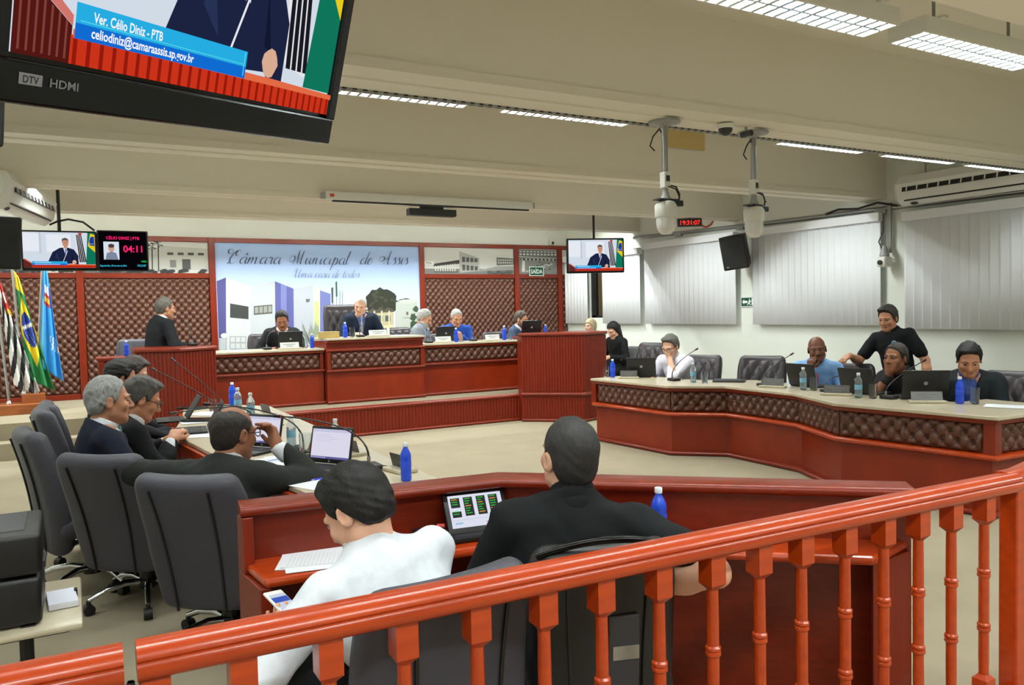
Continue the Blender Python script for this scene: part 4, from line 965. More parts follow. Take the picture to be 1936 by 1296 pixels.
def d_br(na, nb):
    ms = [mat('flag_green',(28,120,64),0.8), mat('flag_yellow',(238,208,40),0.8), mat('flag_blue',(34,58,150),0.8), MATS['flag_white']]
    mi = []
    for i in range(na):
        for j in range(nb):
            u, v = i/na, j/nb; k = 0; dx, dy = abs(u-0.5)/0.62, abs(v-0.50)/0.34
            if dx+dy < 1.0: k = 1
            if (dx*0.62/0.42)**2+((v-0.5)/0.155)**2 < 1: k = 2
            if k == 2 and abs(v-0.47+0.12*(u-0.5)) < 0.016: k = 3
            if k == 2 and v > 0.52 and (i*7+j*13) % 17 == 0: k = 3
            if v < 0.16: k = 1 if (i*3+j) % 5 else 0
            mi.append(k)
    return ms, mi
def d_as(na, nb):
    ms = [mat('flag_sky_blue',(52,150,222),0.75), mat('flag_pale_blue',(110,190,236),0.75), mat('flag_gold2',(226,190,50),0.7), MATS['flag_red'], MATS['flag_white'], MATS['flag_blue']]
    mi = []
    for i in range(na):
        for j in range(nb):
            u, v = i/na, j/nb; k = 0
            if u < 0.2 and v > 0.3: k = 1
            c = (v-0.26)
            if 0.2 < u < 0.85 and 0.16 < v < 0.36:
                k = 4 if v < 0.24 else (3 if v < 0.28 else (2 if v < 0.32 else 3))
                if abs(u-0.5) > 0.22: k = 5
            if u > 0.55 and 0.62 < v < 0.76 and (i//3+j//3) % 3 == 0: k = 4
            mi.append(k)
    return ms, mi
flag((-0.735, 12.28, DZ+0.13), (0,math.radians(-3.5),0), 1.76, 'black and white striped state flag at the left edge', d_sp, 0.30, 1.44, 0.15, 0.06)
flag((-0.565, 12.34, DZ+0.25), (0,math.radians(-2.5),0), 1.72, 'green and yellow flag with blue disc beside the striped flag', d_br, 0.30, 1.44, 0.1, 0.04)
flag((-0.43, 12.40, DZ+0.25), (math.radians(0),math.radians(4.5),0), 1.80, 'sky blue municipal flag nearest the left podium', d_as, 0.30, 1.36, 0.0, 0.0)
# ================================================================== people: implicit surfaces turned into one skin each
def nz(v): v = np.asarray(v, float); return v/(np.linalg.norm(v)+1e-12)
class Field:
    def __init__(s, lo, hi, h, fine=()):
        s.ax = []
        for a in range(3):
            iv = sorted([(max(lo[a], f[0][a]), min(hi[a], f[1][a]), f[2]) for f in fine if f[1][a] > lo[a] and f[0][a] < hi[a]])
            x = lo[a]; out = [x]
            while x < hi[a]:
                st = h
                for q0, q1, hf in iv:
                    if q0-0.5*h <= x < q1: st = min(st, hf)
                x += st; out.append(x)
            s.ax.append(np.array(out))
        s.D = np.full([len(a) for a in s.ax], 0.2, dtype=np.float32); s.h = h
    def sub(s, lo, hi):
        sl = []; P = []
        for a in range(3):
            i0 = max(0, np.searchsorted(s.ax[a], lo[a])-1); i1 = min(len(s.ax[a]), np.searchsorted(s.ax[a], hi[a])+1)
            if i1 <= i0: return None, None
            sl.append(slice(i0, i1)); sh = [1,1,1]; sh[a] = -1; P.append(s.ax[a][i0:i1].reshape(sh))
        return tuple(sl), P
    def op(s, sl, d, k, op):
        A = s.D[sl]
        if op == 'u':
            if k > 0: hh = np.maximum(k-np.abs(A-d), 0)/k; s.D[sl] = np.minimum(A, d)-hh*hh*k*0.25
            else: s.D[sl] = np.minimum(A, d)
        else:
            d = -d
            if k > 0: hh = np.maximum(k-np.abs(A-d), 0)/k; s.D[sl] = np.maximum(A, d)+hh*hh*k*0.25
            else: s.D[sl] = np.maximum(A, d)
    def rc(s, a, b, ra, rb=None, k=0.03, op='u'):
        rb = ra if rb is None else rb; a = np.asarray(a, float); b = np.asarray(b, float); m = max(ra, rb)+k+2*s.h
        sl, P = s.sub(np.minimum(a, b)-m, np.maximum(a, b)+m)
        if sl is None: return
        ba = b-a; L2 = max(1e-9, ba@ba)
        px, py, pz = P[0]-a[0], P[1]-a[1], P[2]-a[2]
        t = np.clip((px*ba[0]+py*ba[1]+pz*ba[2])/L2, 0, 1)
        d = np.sqrt((px-ba[0]*t)**2+(py-ba[1]*t)**2+(pz-ba[2]*t)**2)-(ra+(rb-ra)*t)
        s.op(sl, d.astype(np.float32), k, op)
    def el(s, c, R, rad, k=0.03, op='u'):
        """R columns: the ellipsoid's own axes"""
        c = np.asarray(c, float); m = max(rad)+k+2*s.h; sl, P = s.sub(c-m, c+m)
        if sl is None: return
        px, py, pz = P[0]-c[0], P[1]-c[1], P[2]-c[2]; q = [px*R[0,i]+py*R[1,i]+pz*R[2,i] for i in range(3)]
        k0 = np.sqrt(sum((q[i]/rad[i])**2 for i in range(3))); k1 = np.sqrt(sum((q[i]/rad[i]**2)**2 for i in range(3)))+1e-9
        s.op(sl, (k0*(k0-1.0)/k1).astype(np.float32), k, op)
    def cut(s, fn, lo=None, hi=None, k=0.0):
        """keep where fn(x, y, z) < 0"""
        sl, P = s.sub(np.array(lo if lo is not None else [a[0] for a in s.ax]), np.array(hi if hi is not None else [a[-1] for a in s.ax]))
        if sl is None: return
        d = fn(*P)
        A = s.D[sl]; d = np.broadcast_to(d, A.shape).astype(np.float32)
        if k > 0: hh = np.maximum(k-np.abs(A-d), 0)/k; s.D[sl] = np.maximum(A, d)+hh*hh*k*0.25
        else: s.D[sl] = np.maximum(A, d)
    def ripple(s, amp, f=1.0, seed=0):
        I = np.nonzero(np.abs(s.D) < 0.03)
        if len(I[0]) == 0: return
        x, y, z = [s.ax[a][I[a]] for a in range(3)]; r_ = np.random.default_rng(seed); n = 0
        for i in range(5):
            w = r_.normal(size=3); w /= np.linalg.norm(w); w *= f*(22+14*i); w2 = r_.normal(size=3)*12*f
            n = n+np.sin(w[0]*x+w[1]*y+w[2]*z+1.6*np.sin(w2[0]*x+w2[1]*y+w2[2]*z)+r_.uniform(0, 6))/(1+0.35*i)
        s.D[I] += (amp*n/2.2).astype(np.float32)
    def mesh(s):
        D = s.D; ins = D < 0; nx, ny, nz_ = D.shape
        c = np.zeros((nx-1, ny-1, nz_-1), np.int8); corners = [(i, j, k) for i in (0,1) for j in (0,1) for k in (0,1)]
        for i, j, k in corners: c += ins[i:nx-1+i, j:ny-1+j, k:nz_-1+k]
        act = (c > 0) & (c < 8); I, J, K = np.nonzero(act); N = len(I)
        if N == 0: return np.zeros((0,3)), np.zeros((0,4), int)
        idx = np.full(act.shape, -1, np.int64); idx[I, J, K] = np.arange(N)
        val = {cc: D[I+cc[0], J+cc[1], K+cc[2]].astype(float) for cc in corners}
        acc = np.zeros((N, 3)); cnt = np.zeros(N); X, Y, Zz = s.ax
        for a in corners:
            for ax in range(3):
                if a[ax]: continue
                b = list(a); b[ax] = 1; b = tuple(b); va, vb = val[a], val[b]; m = (va < 0) != (vb < 0)
                t = np.where(m, va/np.where(m, va-vb, 1), 0)
                pa = np.stack([X[I+a[0]], Y[J+a[1]], Zz[K+a[2]]], -1); pb = np.stack([X[I+b[0]], Y[J+b[1]], Zz[K+b[2]]], -1)
                acc += np.where(m[:,None], pa+(pb-pa)*t[:,None], 0); cnt += m
        V = acc/cnt[:,None]; Fs = []
        for ax in range(3):
            sl0 = [slice(None)]*3; sl1 = [slice(None)]*3; sl0[ax] = slice(0,-1); sl1[ax] = slice(1,None)
            ch = ins[tuple(sl0)] != ins[tuple(sl1)]; o1, o2 = [a for a in range(3) if a != ax]
            p = np.nonzero(ch); ok = (p[o1] > 0) & (p[o2] > 0) & (p[o1] < D.shape[o1]-1) & (p[o2] < D.shape[o2]-1)
            p = [q[ok] for q in p]; a_in = ins[p[0], p[1], p[2]]
            def cell(d1, d2):
                q = [p[0].copy(), p[1].copy(), p[2].copy()]; q[o1] -= d1; q[o2] -= d2; return idx[q[0], q[1], q[2]]
            quad = np.stack([cell(1,1), cell(0,1), cell(0,0), cell(1,0)], -1)
            flip = a_in if ax != 1 else ~a_in
            quad[~flip] = quad[~flip][:, ::-1]; Fs.append(quad)
        return V, np.concatenate(Fs)
def rotm(axis, deg):
    return np.array(Matrix.Rotation(math.radians(deg), 3, axis))
SKIN = {'light': (214,164,138), 'tan': (190,134,104), 'brown': (148,96,70), 'dark': (112,70,52)}
def skin_mat(k): return mat('skin_'+k, SKIN[k], 0.5, var=0.06, vscale=30, spec=0.35)
def cloth_mat(nm, col, rough=0.85): return mat('cloth_'+nm, col, rough, var=0.05, vscale=40, bump=0.15, bscale=350, spec=0.2)
def hair_mat(nm, col): return mat('hair_'+nm, col, 0.6, var=0.3, vscale=140, bump=0.35, bscale=200, stretch=(1,0.5,0.3), spec=0.35)
def ik(S, T, l1, l2, pole):
    S = np.array(S); T = np.array(T); d = T-S; L = np.linalg.norm(d); L2 = min(L, (l1+l2)*0.995); u = d/L; T = S+u*L2
    a = (l1*l1-l2*l2+L2*L2)/(2*L2); hgt = math.sqrt(max(1e-8, l1*l1-a*a)); p = np.array(pole, float); p = nz(p-u*(p@u))
    return S+u*a+p*hgt, T
def person(label, head_at, az, pose, s=1.08, look='suit', skin='tan', hair=('short',(40,34,30)), cols=None, near=False, group=None):
    """head_at: world place of the middle of the head; az: facing, degrees from +Y towards +X"""
    q = dict(lean=8, side=0, twist=0, head=(0,0,0), R=None, L=None, poleR=(0.7,-0.5,-0.8), poleL=(-0.7,-0.5,-0.8), sit=True, hip=0.50, belly=0.0, dirR=None, dirL=None, nR=None, nL=None, curl=35, curlL=None, sleeve='long', shoulder=1.0, knee=(0,0), legs=True, collar=0.0)
    q.update(pose); cols = cols or {}
    hip = q['hip']; P = np.array([0.0,0.0,hip])
    Rb = rotm('Y', q['side'])@rotm('X', -q['lean']); sp = Rb@np.array([0,0,1.0]); Rt = Rb@rotm('Z', q['twist']); t = Rt@np.array([1.0,0,0]); fr = Rt@np.array([0,1.0,0])
    ch = P+sp*0.30; nb = P+sp*0.50+fr*0.01; nh = nz(sp*0.6+np.array([0,0,0.55])+fr*0.12)
    Rh = rotm('Z', q['head'][0])@rotm('X', -q['head'][1])@rotm('Y', q['head'][2])
    hc = nb+nh*0.132+Rh@np.array([0,0.025,0.0])
    sw = 0.170*q['shoulder']
    SR, SL = nb-sp*0.060+t*sw, nb-sp*0.060-t*sw
    # arms
    rz = -math.radians(az); cz, sz = math.cos(rz), math.sin(rz); Rz = np.array([[cz,-sz,0],[sz,cz,0],[0,0,1]])
    loc = np.array(head_at)-Rz@(hc*s)
    for sd in 'RL':
        if sd+'w' in q: q[sd] = Rz.T@(np.array(q[sd+'w'])-loc)/s
    res = {}
    for sd, Sx, sg in (('R', SR, 1), ('L', SL, -1)):
        T = q[sd]
        if T is None: T = Sx+np.array([0.06*sg,0.30,-0.36]) if q['sit'] else Sx+np.array([0.05*sg,0.05,-0.53])
        E, Wp = ik(Sx, T, 0.29, 0.255, q['pole'+sd])
        d = nz(q['dir'+sd]) if q['dir'+sd] is not None else nz(nz(Wp-E)+np.array([0,0.2,0]))
        n = np.array(q['n'+sd], float) if q['n'+sd] is not None else np.array([-0.4*sg,0,-1.0])
        n = nz(n-d*(n@d)); res[sd] = (E, Wp, d, n)
    # legs
    legs = {}
    for sg in (1, -1):
        Hj = P+np.array([0.092*sg,0,-0.01])
        if q['sit']:
            K = np.array([0.13*sg+q['knee'][0], 0.42, max(0.46, hip-0.0)+q['knee'][1]]); A = np.array([0.13*sg+q['knee'][0], 0.44, 0.09])
        else:
            A = np.array([0.10*sg,0.0,0.09]); K, A = ik(Hj, A, 0.43, 0.42, (0,1,0))
        legs[sg] = (Hj, K, A)
    allp = [P, nb, hc, SR, SL]+[v for r_ in res.values() for v in (r_[0], r_[1]+r_[2]*0.2)]
    if q['legs']: allp += [v for r_ in legs.values() for v in r_]+[legs[1][2]+np.array([0,0.25,-0.1]), legs[-1][2]+np.array([0,0.25,-0.1])]
    lo = np.min(allp, axis=0)-0.24; hi = np.max(allp, axis=0)+0.24
    fh = 0.0050 if near else 0.0068; bh = 0.016 if near else 0.020
    fine = [(hc-0.15, hc+0.16, fh)]
    for sd in 'RL':
        E, Wp, d, n = res[sd]; c = Wp+d*0.09; fine.append((c-0.10, c+0.10, 0.0066 if near else 0.0085))
    F = Field(lo, hi, bh, fine)
    I3 = np.eye(3)
    def torso(F, g, k=0.05, wide=1.0):
        F.el(P+sp*0.02, Rt, (0.165+g,0.12+g,0.12+g), k)
        F.el(P+sp*0.17+fr*(0.01+q['belly']*0.5), Rt, (0.148+g+q['belly']*0.3,0.112+g+q['belly'],0.17+g), k)
        F.el(P+sp*0.335+fr*0.005, Rt, (0.165*q['shoulder']+g,0.115+g,0.165+g), k)
        F.rc(SL+t*0.03, SR-t*0.03, 0.056+g, 0.056+g, k); F.rc(nb-sp*0.055-t*0.06, nb-sp*0.055+t*0.06, 0.060+g, 0.060+g, k)
        F.rc(nb-sp*0.06, nb+sp*0.02, 0.078+g, 0.058+g, k)
    # ---------- body (one skin)
    torso(F, -0.012)
    for sd, Sx in (('R', SR), ('L', SL)):
        E, Wp, d, n = res[sd]
        F.rc(Sx, E, 0.052, 0.040, 0.03); F.rc(E, E+(Wp-E)*0.35, 0.040, 0.042, 0.02); F.rc(E+(Wp-E)*0.35, Wp, 0.042, 0.026, 0.02)
        sg = 1 if sd == 'R' else -1; side = nz(np.cross(d, n))*(-1)     # towards the thumb for the right hand
        side = side*sg
        F.rc(Wp, Wp+d*0.03, 0.025, 0.024, 0.02)
        cu = math.radians(q['curl'] if sd == 'R' or q['curlL'] is None else q['curlL'])
        for i, (o, Lf, r_) in enumerate(((0.030,0.070,0.0092),(0.010,0.080,0.0098),(-0.011,0.074,0.0093),(-0.030,0.058,0.0082))):
            kn = Wp+d*(0.092-0.006*abs(i-1))+side*o; F.rc(Wp+d*0.02+side*o*0.55, kn, 0.018, 0.0125, 0.014)
            a1 = cu*(0.5+0.12*i); d1 = nz(d*math.cos(a1)+n*math.sin(a1)+side*(0.10-0.07*i)); m1 = kn+d1*Lf*0.5
            a2 = a1+cu*1.1; d2 = nz(d*math.cos(a2)+n*math.sin(a2)); F.rc(kn, m1, r_*1.12, r_, 0.004); F.rc(m1, m1+d2*Lf*0.5, r_, r_*0.85, 0.004)
        tb = Wp+d*0.032+side*0.024; td = nz(d*0.72+side*0.62+n*0.30); tm = tb+td*0.045
        F.rc(tb, tm, 0.014, 0.0115, 0.012); F.rc(tm, tm+nz(d*0.9+side*0.18+n*0.3)*0.034, 0.0112, 0.0095, 0.004)
    if q['legs']:
        for sg in (1,-1):
            Hj, K, A = legs[sg]; F.rc(Hj, K, 0.078, 0.052, 0.04); F.rc(K, A, 0.050, 0.032, 0.03); F.rc(A-np.array([0,0.03,0.045]), A+np.array([0,0.15,-0.055]), 0.035, 0.026, 0.03)
    # neck and head
    H = lambda x, y, z: hc+Rh@np.array([x, y, z])
    F.rc(nb-sp*0.02, H(0,-0.024,-0.055), 0.058, 0.051, 0.03)
    F.el(H(0,-0.012,0.030), Rh, (0.076,0.096,0.088), 0.02); F.el(H(0,0.028,-0.038), Rh, (0.061,0.066,0.082), 0.03)
    F.rc(H(0.046,0.0,-0.062), H(0.016,0.062,-0.098), 0.024, 0.021, 0.03); F.rc(H(-0.046,0.0,-0.062), H(-0.016,0.062,-0.098), 0.024, 0.021, 0.03); F.rc(H(-0.01,0.068,-0.100), H(0.01,0.068,-0.100), 0.019, 0.019, 0.02)
    for sg in (1,-1):
        F.el(H(0.033*sg,0.100,0.004), Rh, (0.018,0.016,0.013), 0.014, 's'); F.el(H(0.040*sg,0.064,-0.028), Rh, (0.024,0.022,0.024), 0.02)
        F.rc(H(0.012*sg,0.088,0.022), H(0.048*sg,0.074,0.020), 0.010, 0.009, 0.014)
        F.el(H(0.078*sg,-0.012,-0.008), Rh@rotm('Z', -22*sg), (0.009,0.022,0.033), 0.006)
        F.el(H(0.088*sg,-0.006,-0.006), Rh@rotm('Z', -22*sg), (0.006,0.012,0.020), 0.004, 's')
        F.el(H(0.011*sg,0.101,-0.036), Rh, (0.010,0.011,0.009), 0.008)
    F.rc(H(0,0.090,0.010), H(0,0.113,-0.032), 0.009, 0.0125, 0.012)
    F.el(H(0,0.087,-0.061), Rh, (0.023,0.010,0.006), 0.006); F.el(H(0,0.085,-0.072), Rh, (0.020,0.010,0.007), 0.006)
    F.rc(H(-0.02,0.098,-0.0665), H(0.02,0.098,-0.0665), 0.002, 0.002, 0.003, 's')
    V, Fc = F.mesh()
    # ---------- placing
    rz = -math.radians(az); cz, sz = math.cos(rz), math.sin(rz); Rz = np.array([[cz,-sz,0],[sz,cz,0],[0,0,1]])
    loc = np.array(head_at)-Rz@(hc*s)
    body = np_mesh('person', V*s, Fc, skin_mat(skin)); body.location = loc; body.rotation_euler = (0,0,rz)
    tag(body, label, 'person', group)
    def child(name, F, m, parent=None):
        V, Fc = F.mesh()
        if len(V) == 0: return None
        return np_mesh(name, V*s, Fc, m, body)
    seed = int(abs(head_at[0]*1000)+abs(head_at[1]*77)) % 9999
    gh = 0.010 if near else 0.0145
    # ---------- upper garment
    c_top = cols.get('top', (30,32,36)); suit = look == 'suit'; g = 0.016 if suit else 0.008
    tl = np.min([P, nb, SR, SL, res['R'][0], res['L'][0], res['R'][1], res['L'][1]], axis=0)-0.22; th = np.max([P, nb, SR, SL, res['R'][0], res['L'][0], res['R'][1], res['L'][1]], axis=0)+0.2
    def above(name, z):
        def f(x, y, zz): return (x-name[0])*sp[0]+(y-name[1])*sp[1]+(zz-name[2])*sp[2]-z
        return f
    nd = nz(nh+fr*0.45)                                # the collar opening leans forwards
    def neck_cut(F, lift):                             # end the garment along the collar
        def f(x, y, zz): return (x-nb[0])*nd[0]+(y-nb[1])*nd[1]+(zz-nb[2])*nd[2]-lift
        F.cut(f, nb-0.16, nb+0.2)
    Tp = Field(tl, th, gh); torso(Tp, g, 0.05)
    for sd, Sx in (('R', SR), ('L', SL)):
        E, Wp, d, n = res[sd]; e = 0.010 if suit else 0.004
        if q['sleeve'] == 'long':
            Tp.rc(Sx, E, 0.060+e, 0.050+e, 0.03); Tp.rc(E, E+(Wp-E)*0.5, 0.050+e, 0.045+e, 0.02); Tp.rc(E+(Wp-E)*0.5, E+(Wp-E)*(0.90 if suit else 0.95), 0.045+e, 0.036+e, 0.012)
        else:
            Tp.rc(Sx, Sx+(E-Sx)*0.70, 0.064, 0.062, 0.03)
    Tp.ripple(0.0050 if suit else 0.0070, 0.75, seed); Tp.ripple(0.0022, 2.0, seed+1)
    neck_cut(Tp, (0.012 if suit else 0.026)+q['collar']*0.5)
    if suit:                                           # the V of the jacket front
        def vee(x, y, z):
            X = (x-nb[0])*t[0]+(y-nb[1])*t[1]+(z-nb[2])*t[2]; Y = (x-nb[0])*fr[0]+(y-nb[1])*fr[1]+(z-nb[2])*fr[2]; Zs = (x-nb[0])*sp[0]+(y-nb[1])*sp[1]+(z-nb[2])*sp[2]
            w = 0.062*np.clip((Zs+0.27)/0.24, 0, 1)
            return -np.maximum(np.maximum(np.abs(X)-w, -Y+0.0), -0.28-Zs)
        Tp.cut(vee, nb-0.34, nb+0.3)
    child('jacket' if suit else 'shirt', Tp, cloth_mat(cols.get('nm','top')+'_%d_%d_%d' % tuple(c_top), c_top))
    # ---------- shirt under the jacket, collar, cuffs
    c_sh = cols.get('shirt', (226,230,238)); Ms = cloth_mat('shirt_%d_%d_%d' % tuple(c_sh), c_sh, 0.7)
    Sh = Field(tl, th, gh*0.8)
    if suit:
        Sh.el(P+sp*0.335+fr*0.005, Rt, (0.13,0.122,0.17), 0.04); Sh.rc(nb-sp*0.07, nb-sp*0.0, 0.082, 0.068, 0.04); Sh.el(P+sp*0.2+fr*0.01, Rt, (0.12,0.118,0.16), 0.04)
        neck_cut(Sh, 0.020)
    # collar band: shell around the neck
    cA, cB = nb-nd*0.012, nb+nd*((0.028 if suit else 0.036)+q['collar'])
    if look != 'tee':
        Co = Field(nb-0.16, nb+0.18, 0.006)
        Co.rc(cA+fr*0.004, cB+fr*0.004, 0.076 if suit else 0.081, 0.067 if suit else 0.067, 0.0)
        for sg in (1,-1): Co.rc(cA+fr*0.064+t*0.010*sg, cA+fr*0.074+t*0.048*sg-nd*0.030, 0.011, 0.007, 0.010)
        Co.cut(lambda x, y, z: (x-cB[0])*nd[0]+(y-cB[1])*nd[1]+(z-cB[2])*nd[2]-0.012)
        child('collar', Co, Ms if suit else cloth_mat(cols.get('nm','top')+'_%d_%d_%d' % tuple(c_top), c_top))
    if suit:
        for sd in 'RL':
            E, Wp, d, n = res[sd]; Cf = Field(np.minimum(E, Wp)-0.08, np.maximum(E, Wp)+0.08, gh*0.8); Cf.rc(E+(Wp-E)*0.80, E+(Wp-E)*0.965, 0.040, 0.036, 0.004); child('cuff', Cf, Ms)
        child('shirt', Sh, Ms)
    if 'tie' in cols:
        Ti = Field(np.minimum(nb, ch)-0.3, np.maximum(nb, ch)+0.3, 0.006)
        a = nb-sp*0.015+fr*0.075; b = P+sp*0.38+fr*0.112; c = P+sp*0.28+fr*0.112
        Ti.rc(a, a-sp*0.02+fr*0.006, 0.018, 0.014, 0.008); Ti.rc(a-sp*0.03+fr*0.006, b, 0.012, 0.018, 0.01); Ti.rc(b, c, 0.018, 0.026, 0.01)
        child('tie', Ti, mat('tie_%d_%d_%d' % tuple(cols['tie']), cols['tie'], 0.5))
    # ---------- trousers and shoes
    if q['legs']:
        c_tr = cols.get('trousers', (34,35,40)); ll = np.min([P]+[v for r_ in legs.values() for v in r_], axis=0)-0.22; lh = np.max([P]+[v for r_ in legs.values() for v in r_], axis=0)+0.22
        Tr = Field(ll, lh, 0.015 if near else 0.020); Tr.el(P+sp*0.0, I3, (0.172,0.13,0.12), 0.05)
        for sg in (1,-1):
            Hj, K, A = legs[sg]; Tr.rc(Hj, K, 0.092, 0.070, 0.04); Tr.rc(K, A+np.array([0,0,0.02]), 0.068, 0.056, 0.02)
        Tr.ripple(0.005, 0.8, seed+3); child('trousers', Tr, cloth_mat('trousers_%d_%d_%d' % tuple(c_tr), c_tr))
        for sg in (1,-1):
            A = legs[sg][2]; So = Field(A-0.15, A+0.26, 0.013); So.rc(A-np.array([0,0.03,0.045]), A+np.array([0,0.16,-0.055]), 0.042, 0.033, 0.03); So.rc(A, A+np.array([0,0.0,0.03]), 0.040, 0.042, 0.03)
            So.cut(lambda x, y, z: -(z-(A[2]-0.09))); child('shoe', So, mat('shoe_leather', (24,22,22), 0.35))
    # ---------- hair
    st, hcol = hair[0], hair[1]; Mh = hair_mat('%d_%d_%d' % tuple(hcol), hcol)
    Hf = Field(hc-0.24, hc+0.17, fh*0.9)
    def inhead(fn):
        def f(x, y, z):
            X, Y, Z_ = x-hc[0], y-hc[1], z-hc[2]
            return fn(X*Rh[0,0]+Y*Rh[1,0]+Z_*Rh[2,0], X*Rh[0,1]+Y*Rh[1,1]+Z_*Rh[2,1], X*Rh[0,2]+Y*Rh[1,2]+Z_*Rh[2,2])
        return f
    th_ = {'short':0.011,'crop':0.006,'thick':0.017,'fringe':0.0065,'bald':0.0,'long':0.016,'bob':0.018,'swept':0.014}[st]
    if th_ > 0:
        Hf.el(H(0,-0.014,0.032), Rh, (0.076+th_*0.75,0.096+th_*0.9,0.088+th_*1.25), 0.02); Hf.el(H(0,-0.035,-0.025), Rh, (0.062+th_*0.6,0.064+th_*0.6,0.07), 0.03)
        if st in ('thick','swept'): Hf.el(H(0.012,0.050,0.100), Rh, (0.052,0.036,0.020), 0.035)
        yy = [-0.13,-0.08,-0.045,-0.022,0.0,0.016,0.034,0.048,0.072,0.12]
        zz = {'long':[-0.12,-0.12,-0.12,-0.11,-0.08,-0.03,0.02,0.05,0.072,0.085],'bob':[-0.12,-0.12,-0.12,-0.12,-0.10,-0.08,-0.03,0.01,0.055,0.075]}.get(st, [-0.104,-0.100,-0.080,-0.030,0.006,-0.030,-0.006,0.044,0.072,0.088])
        Hf.cut(inhead(lambda X, Y, Z_: np.interp(Y, yy, zz)-Z_))
        if st not in ('long','bob'):
            sl_, P_ = Hf.sub(hc-0.24, hc+0.17)
            Hf.D[sl_] += inhead(lambda X, Y, Z_: th_*1.5*np.clip(1-(Z_-np.interp(Y, yy, zz))/0.030, 0, 1))(*P_).astype(np.float32)
        if st == 'fringe':
            sl_, P_ = Hf.sub(hc-0.24, hc+0.17)
            Hf.D[sl_] += inhead(lambda X, Y, Z_: 0.012*np.clip((Z_-np.interp(Y, [-0.12,-0.05,0.0,0.05], [0.072,0.078,0.070,0.040]))/0.03, 0, 1))(*P_).astype(np.float32)
        if st in ('long',):
            for sg in (1,-1): Hf.rc(H(0.060*sg,-0.02,0.02), H(0.066*sg,-0.03,-0.17), 0.026, 0.020, 0.03)
            Hf.rc(H(0,-0.085,0.0), H(0,-0.085,-0.20), 0.050, 0.040, 0.04)
        if st == 'bob':
            for sg in (1,-1): Hf.rc(H(0.068*sg,-0.005,0.03), H(0.070*sg,0.0,-0.085), 0.026, 0.020, 0.03)
            Hf.rc(H(0,-0.075,0.0), H(0,-0.075,-0.08), 0.055, 0.040, 0.04)
        Hf.ripple(0.0020 if st in ('crop','fringe') else 0.0036, 3.0, seed+9)
        child('hair', Hf, Mh)
    Bf = Field(hc-0.17, hc+0.17, fh*0.9)
    for sg in (1,-1): Bf.rc(H(0.014*sg,0.100,0.026), H(0.048*sg,0.082,0.026), 0.0045, 0.003, 0.002)
    if len(hair) > 2:
        bc_ = hair[2]
        if 'm' in bc_:
            for sg in (1,-1): Bf.rc(H(0.003*sg,0.102,-0.051), H(0.026*sg,0.086,-0.060), 0.007, 0.005, 0.003)
        if 'b' in bc_:
            B2 = Field(hc-0.17, hc+0.17, fh*0.9)
            B2.el(H(0,0.030,-0.045), Rh, (0.066,0.069,0.082), 0.03); B2.rc(H(0.048,0.0,-0.062), H(0.014,0.066,-0.104), 0.028, 0.026, 0.03); B2.rc(H(-0.048,0.0,-0.062), H(-0.014,0.066,-0.104), 0.028, 0.026, 0.03)
            B2.cut(inhead(lambda X, Y, Z_: Z_-np.interp(Y, [-0.02,0.02,0.06,0.1], [0.0,-0.03,-0.052,-0.050]))); B2.cut(inhead(lambda X, Y, Z_: -(Y-0.0)-0.01))
            B2.el(H(0,0.098,-0.066), Rh, (0.024,0.02,0.009), 0.0, 's'); child('beard', B2, hair_mat('beard_%d' % hair[3][0], hair[3]))
    child('eyebrows', Bf, Mh if st != 'bald' else hair_mat('dark_brow', (40,30,26)))
    for sg in (1,-1):
        mb = MB(); mb.lathe([(0.0116*math.sin(math.pi*j/8), -0.0116*math.cos(math.pi*j/8)) for j in range(9)], 12, (0,0,0), Matrix.Rotation(-math.pi/2,3,'X'))
        mb.mi = [1 if (sum(Vector(mb.v[i]).y for i in f)/len(f)) > 0.0085 else 0 for f in mb.f]
        o = mb.build('eye', [mat('eye_white',(150,138,130),0.4), mat('eye_iris',(38,26,20),0.2)], body, smooth=60); p_ = H(0.033*sg,0.0812,0.002)*s; o.location = p_
        o.rotation_euler = Matrix(Rh).to_euler(); o.scale = (s,s,s*0.8)
    Lf_ = Field(hc-0.17, hc+0.17, 0.005); Lf_.rc(H(-0.020,0.0905,-0.0615), H(0.020,0.0905,-0.0615), 0.0050, 0.0050, 0.002); Lf_.rc(H(-0.017,0.0885,-0.0715), H(0.017,0.0885,-0.0715), 0.0062, 0.0062, 0.002)
    child('lips', Lf_, mat('lips_'+skin, tuple(int(v*k_) for v, k_ in zip(SKIN[skin], (0.80,0.62,0.62))), 0.5))
    if cols.get('glasses'):
        mb = MB(); Rm = Matrix(Rh)
        for sg in (1,-1):
            ring = [H(0.034*sg+0.024*math.cos(a), 0.112-0.010*abs(math.cos(a) if math.cos(a)*sg > 0 else 0), 0.002+0.017*math.sin(a))*s for a in np.linspace(0, 2*math.pi, 17)]
            mb.tube(ring, 0.0024*s, 6); mb.tube([H(0.057*sg,0.103,0.006)*s, H(0.079*sg,0.05,0.006)*s, H(0.083*sg,-0.01,0.006)*s], 0.0024*s, 6)
        mb.tube([H(-0.010,0.112,0.004)*s, H(0,0.117,0.006)*s, H(0.010,0.112,0.004)*s], 0.0024*s, 6)
        mb.build('glasses', M_BLACK, body, smooth=60)
    if cols.get('watch'):
        E, Wp, d, n = res['L']; u = nz(Wp-E); mb = MB(); mb.cyl((E+(Wp-E)*0.96)*s, (E+(Wp-E)*1.04)*s, 0.033*s, n=14); mb.build('watch', M_STEEL, body, smooth=40)
    # world places useful to other builders
    def wp(v): return loc+Rz@(np.asarray(v)*s)
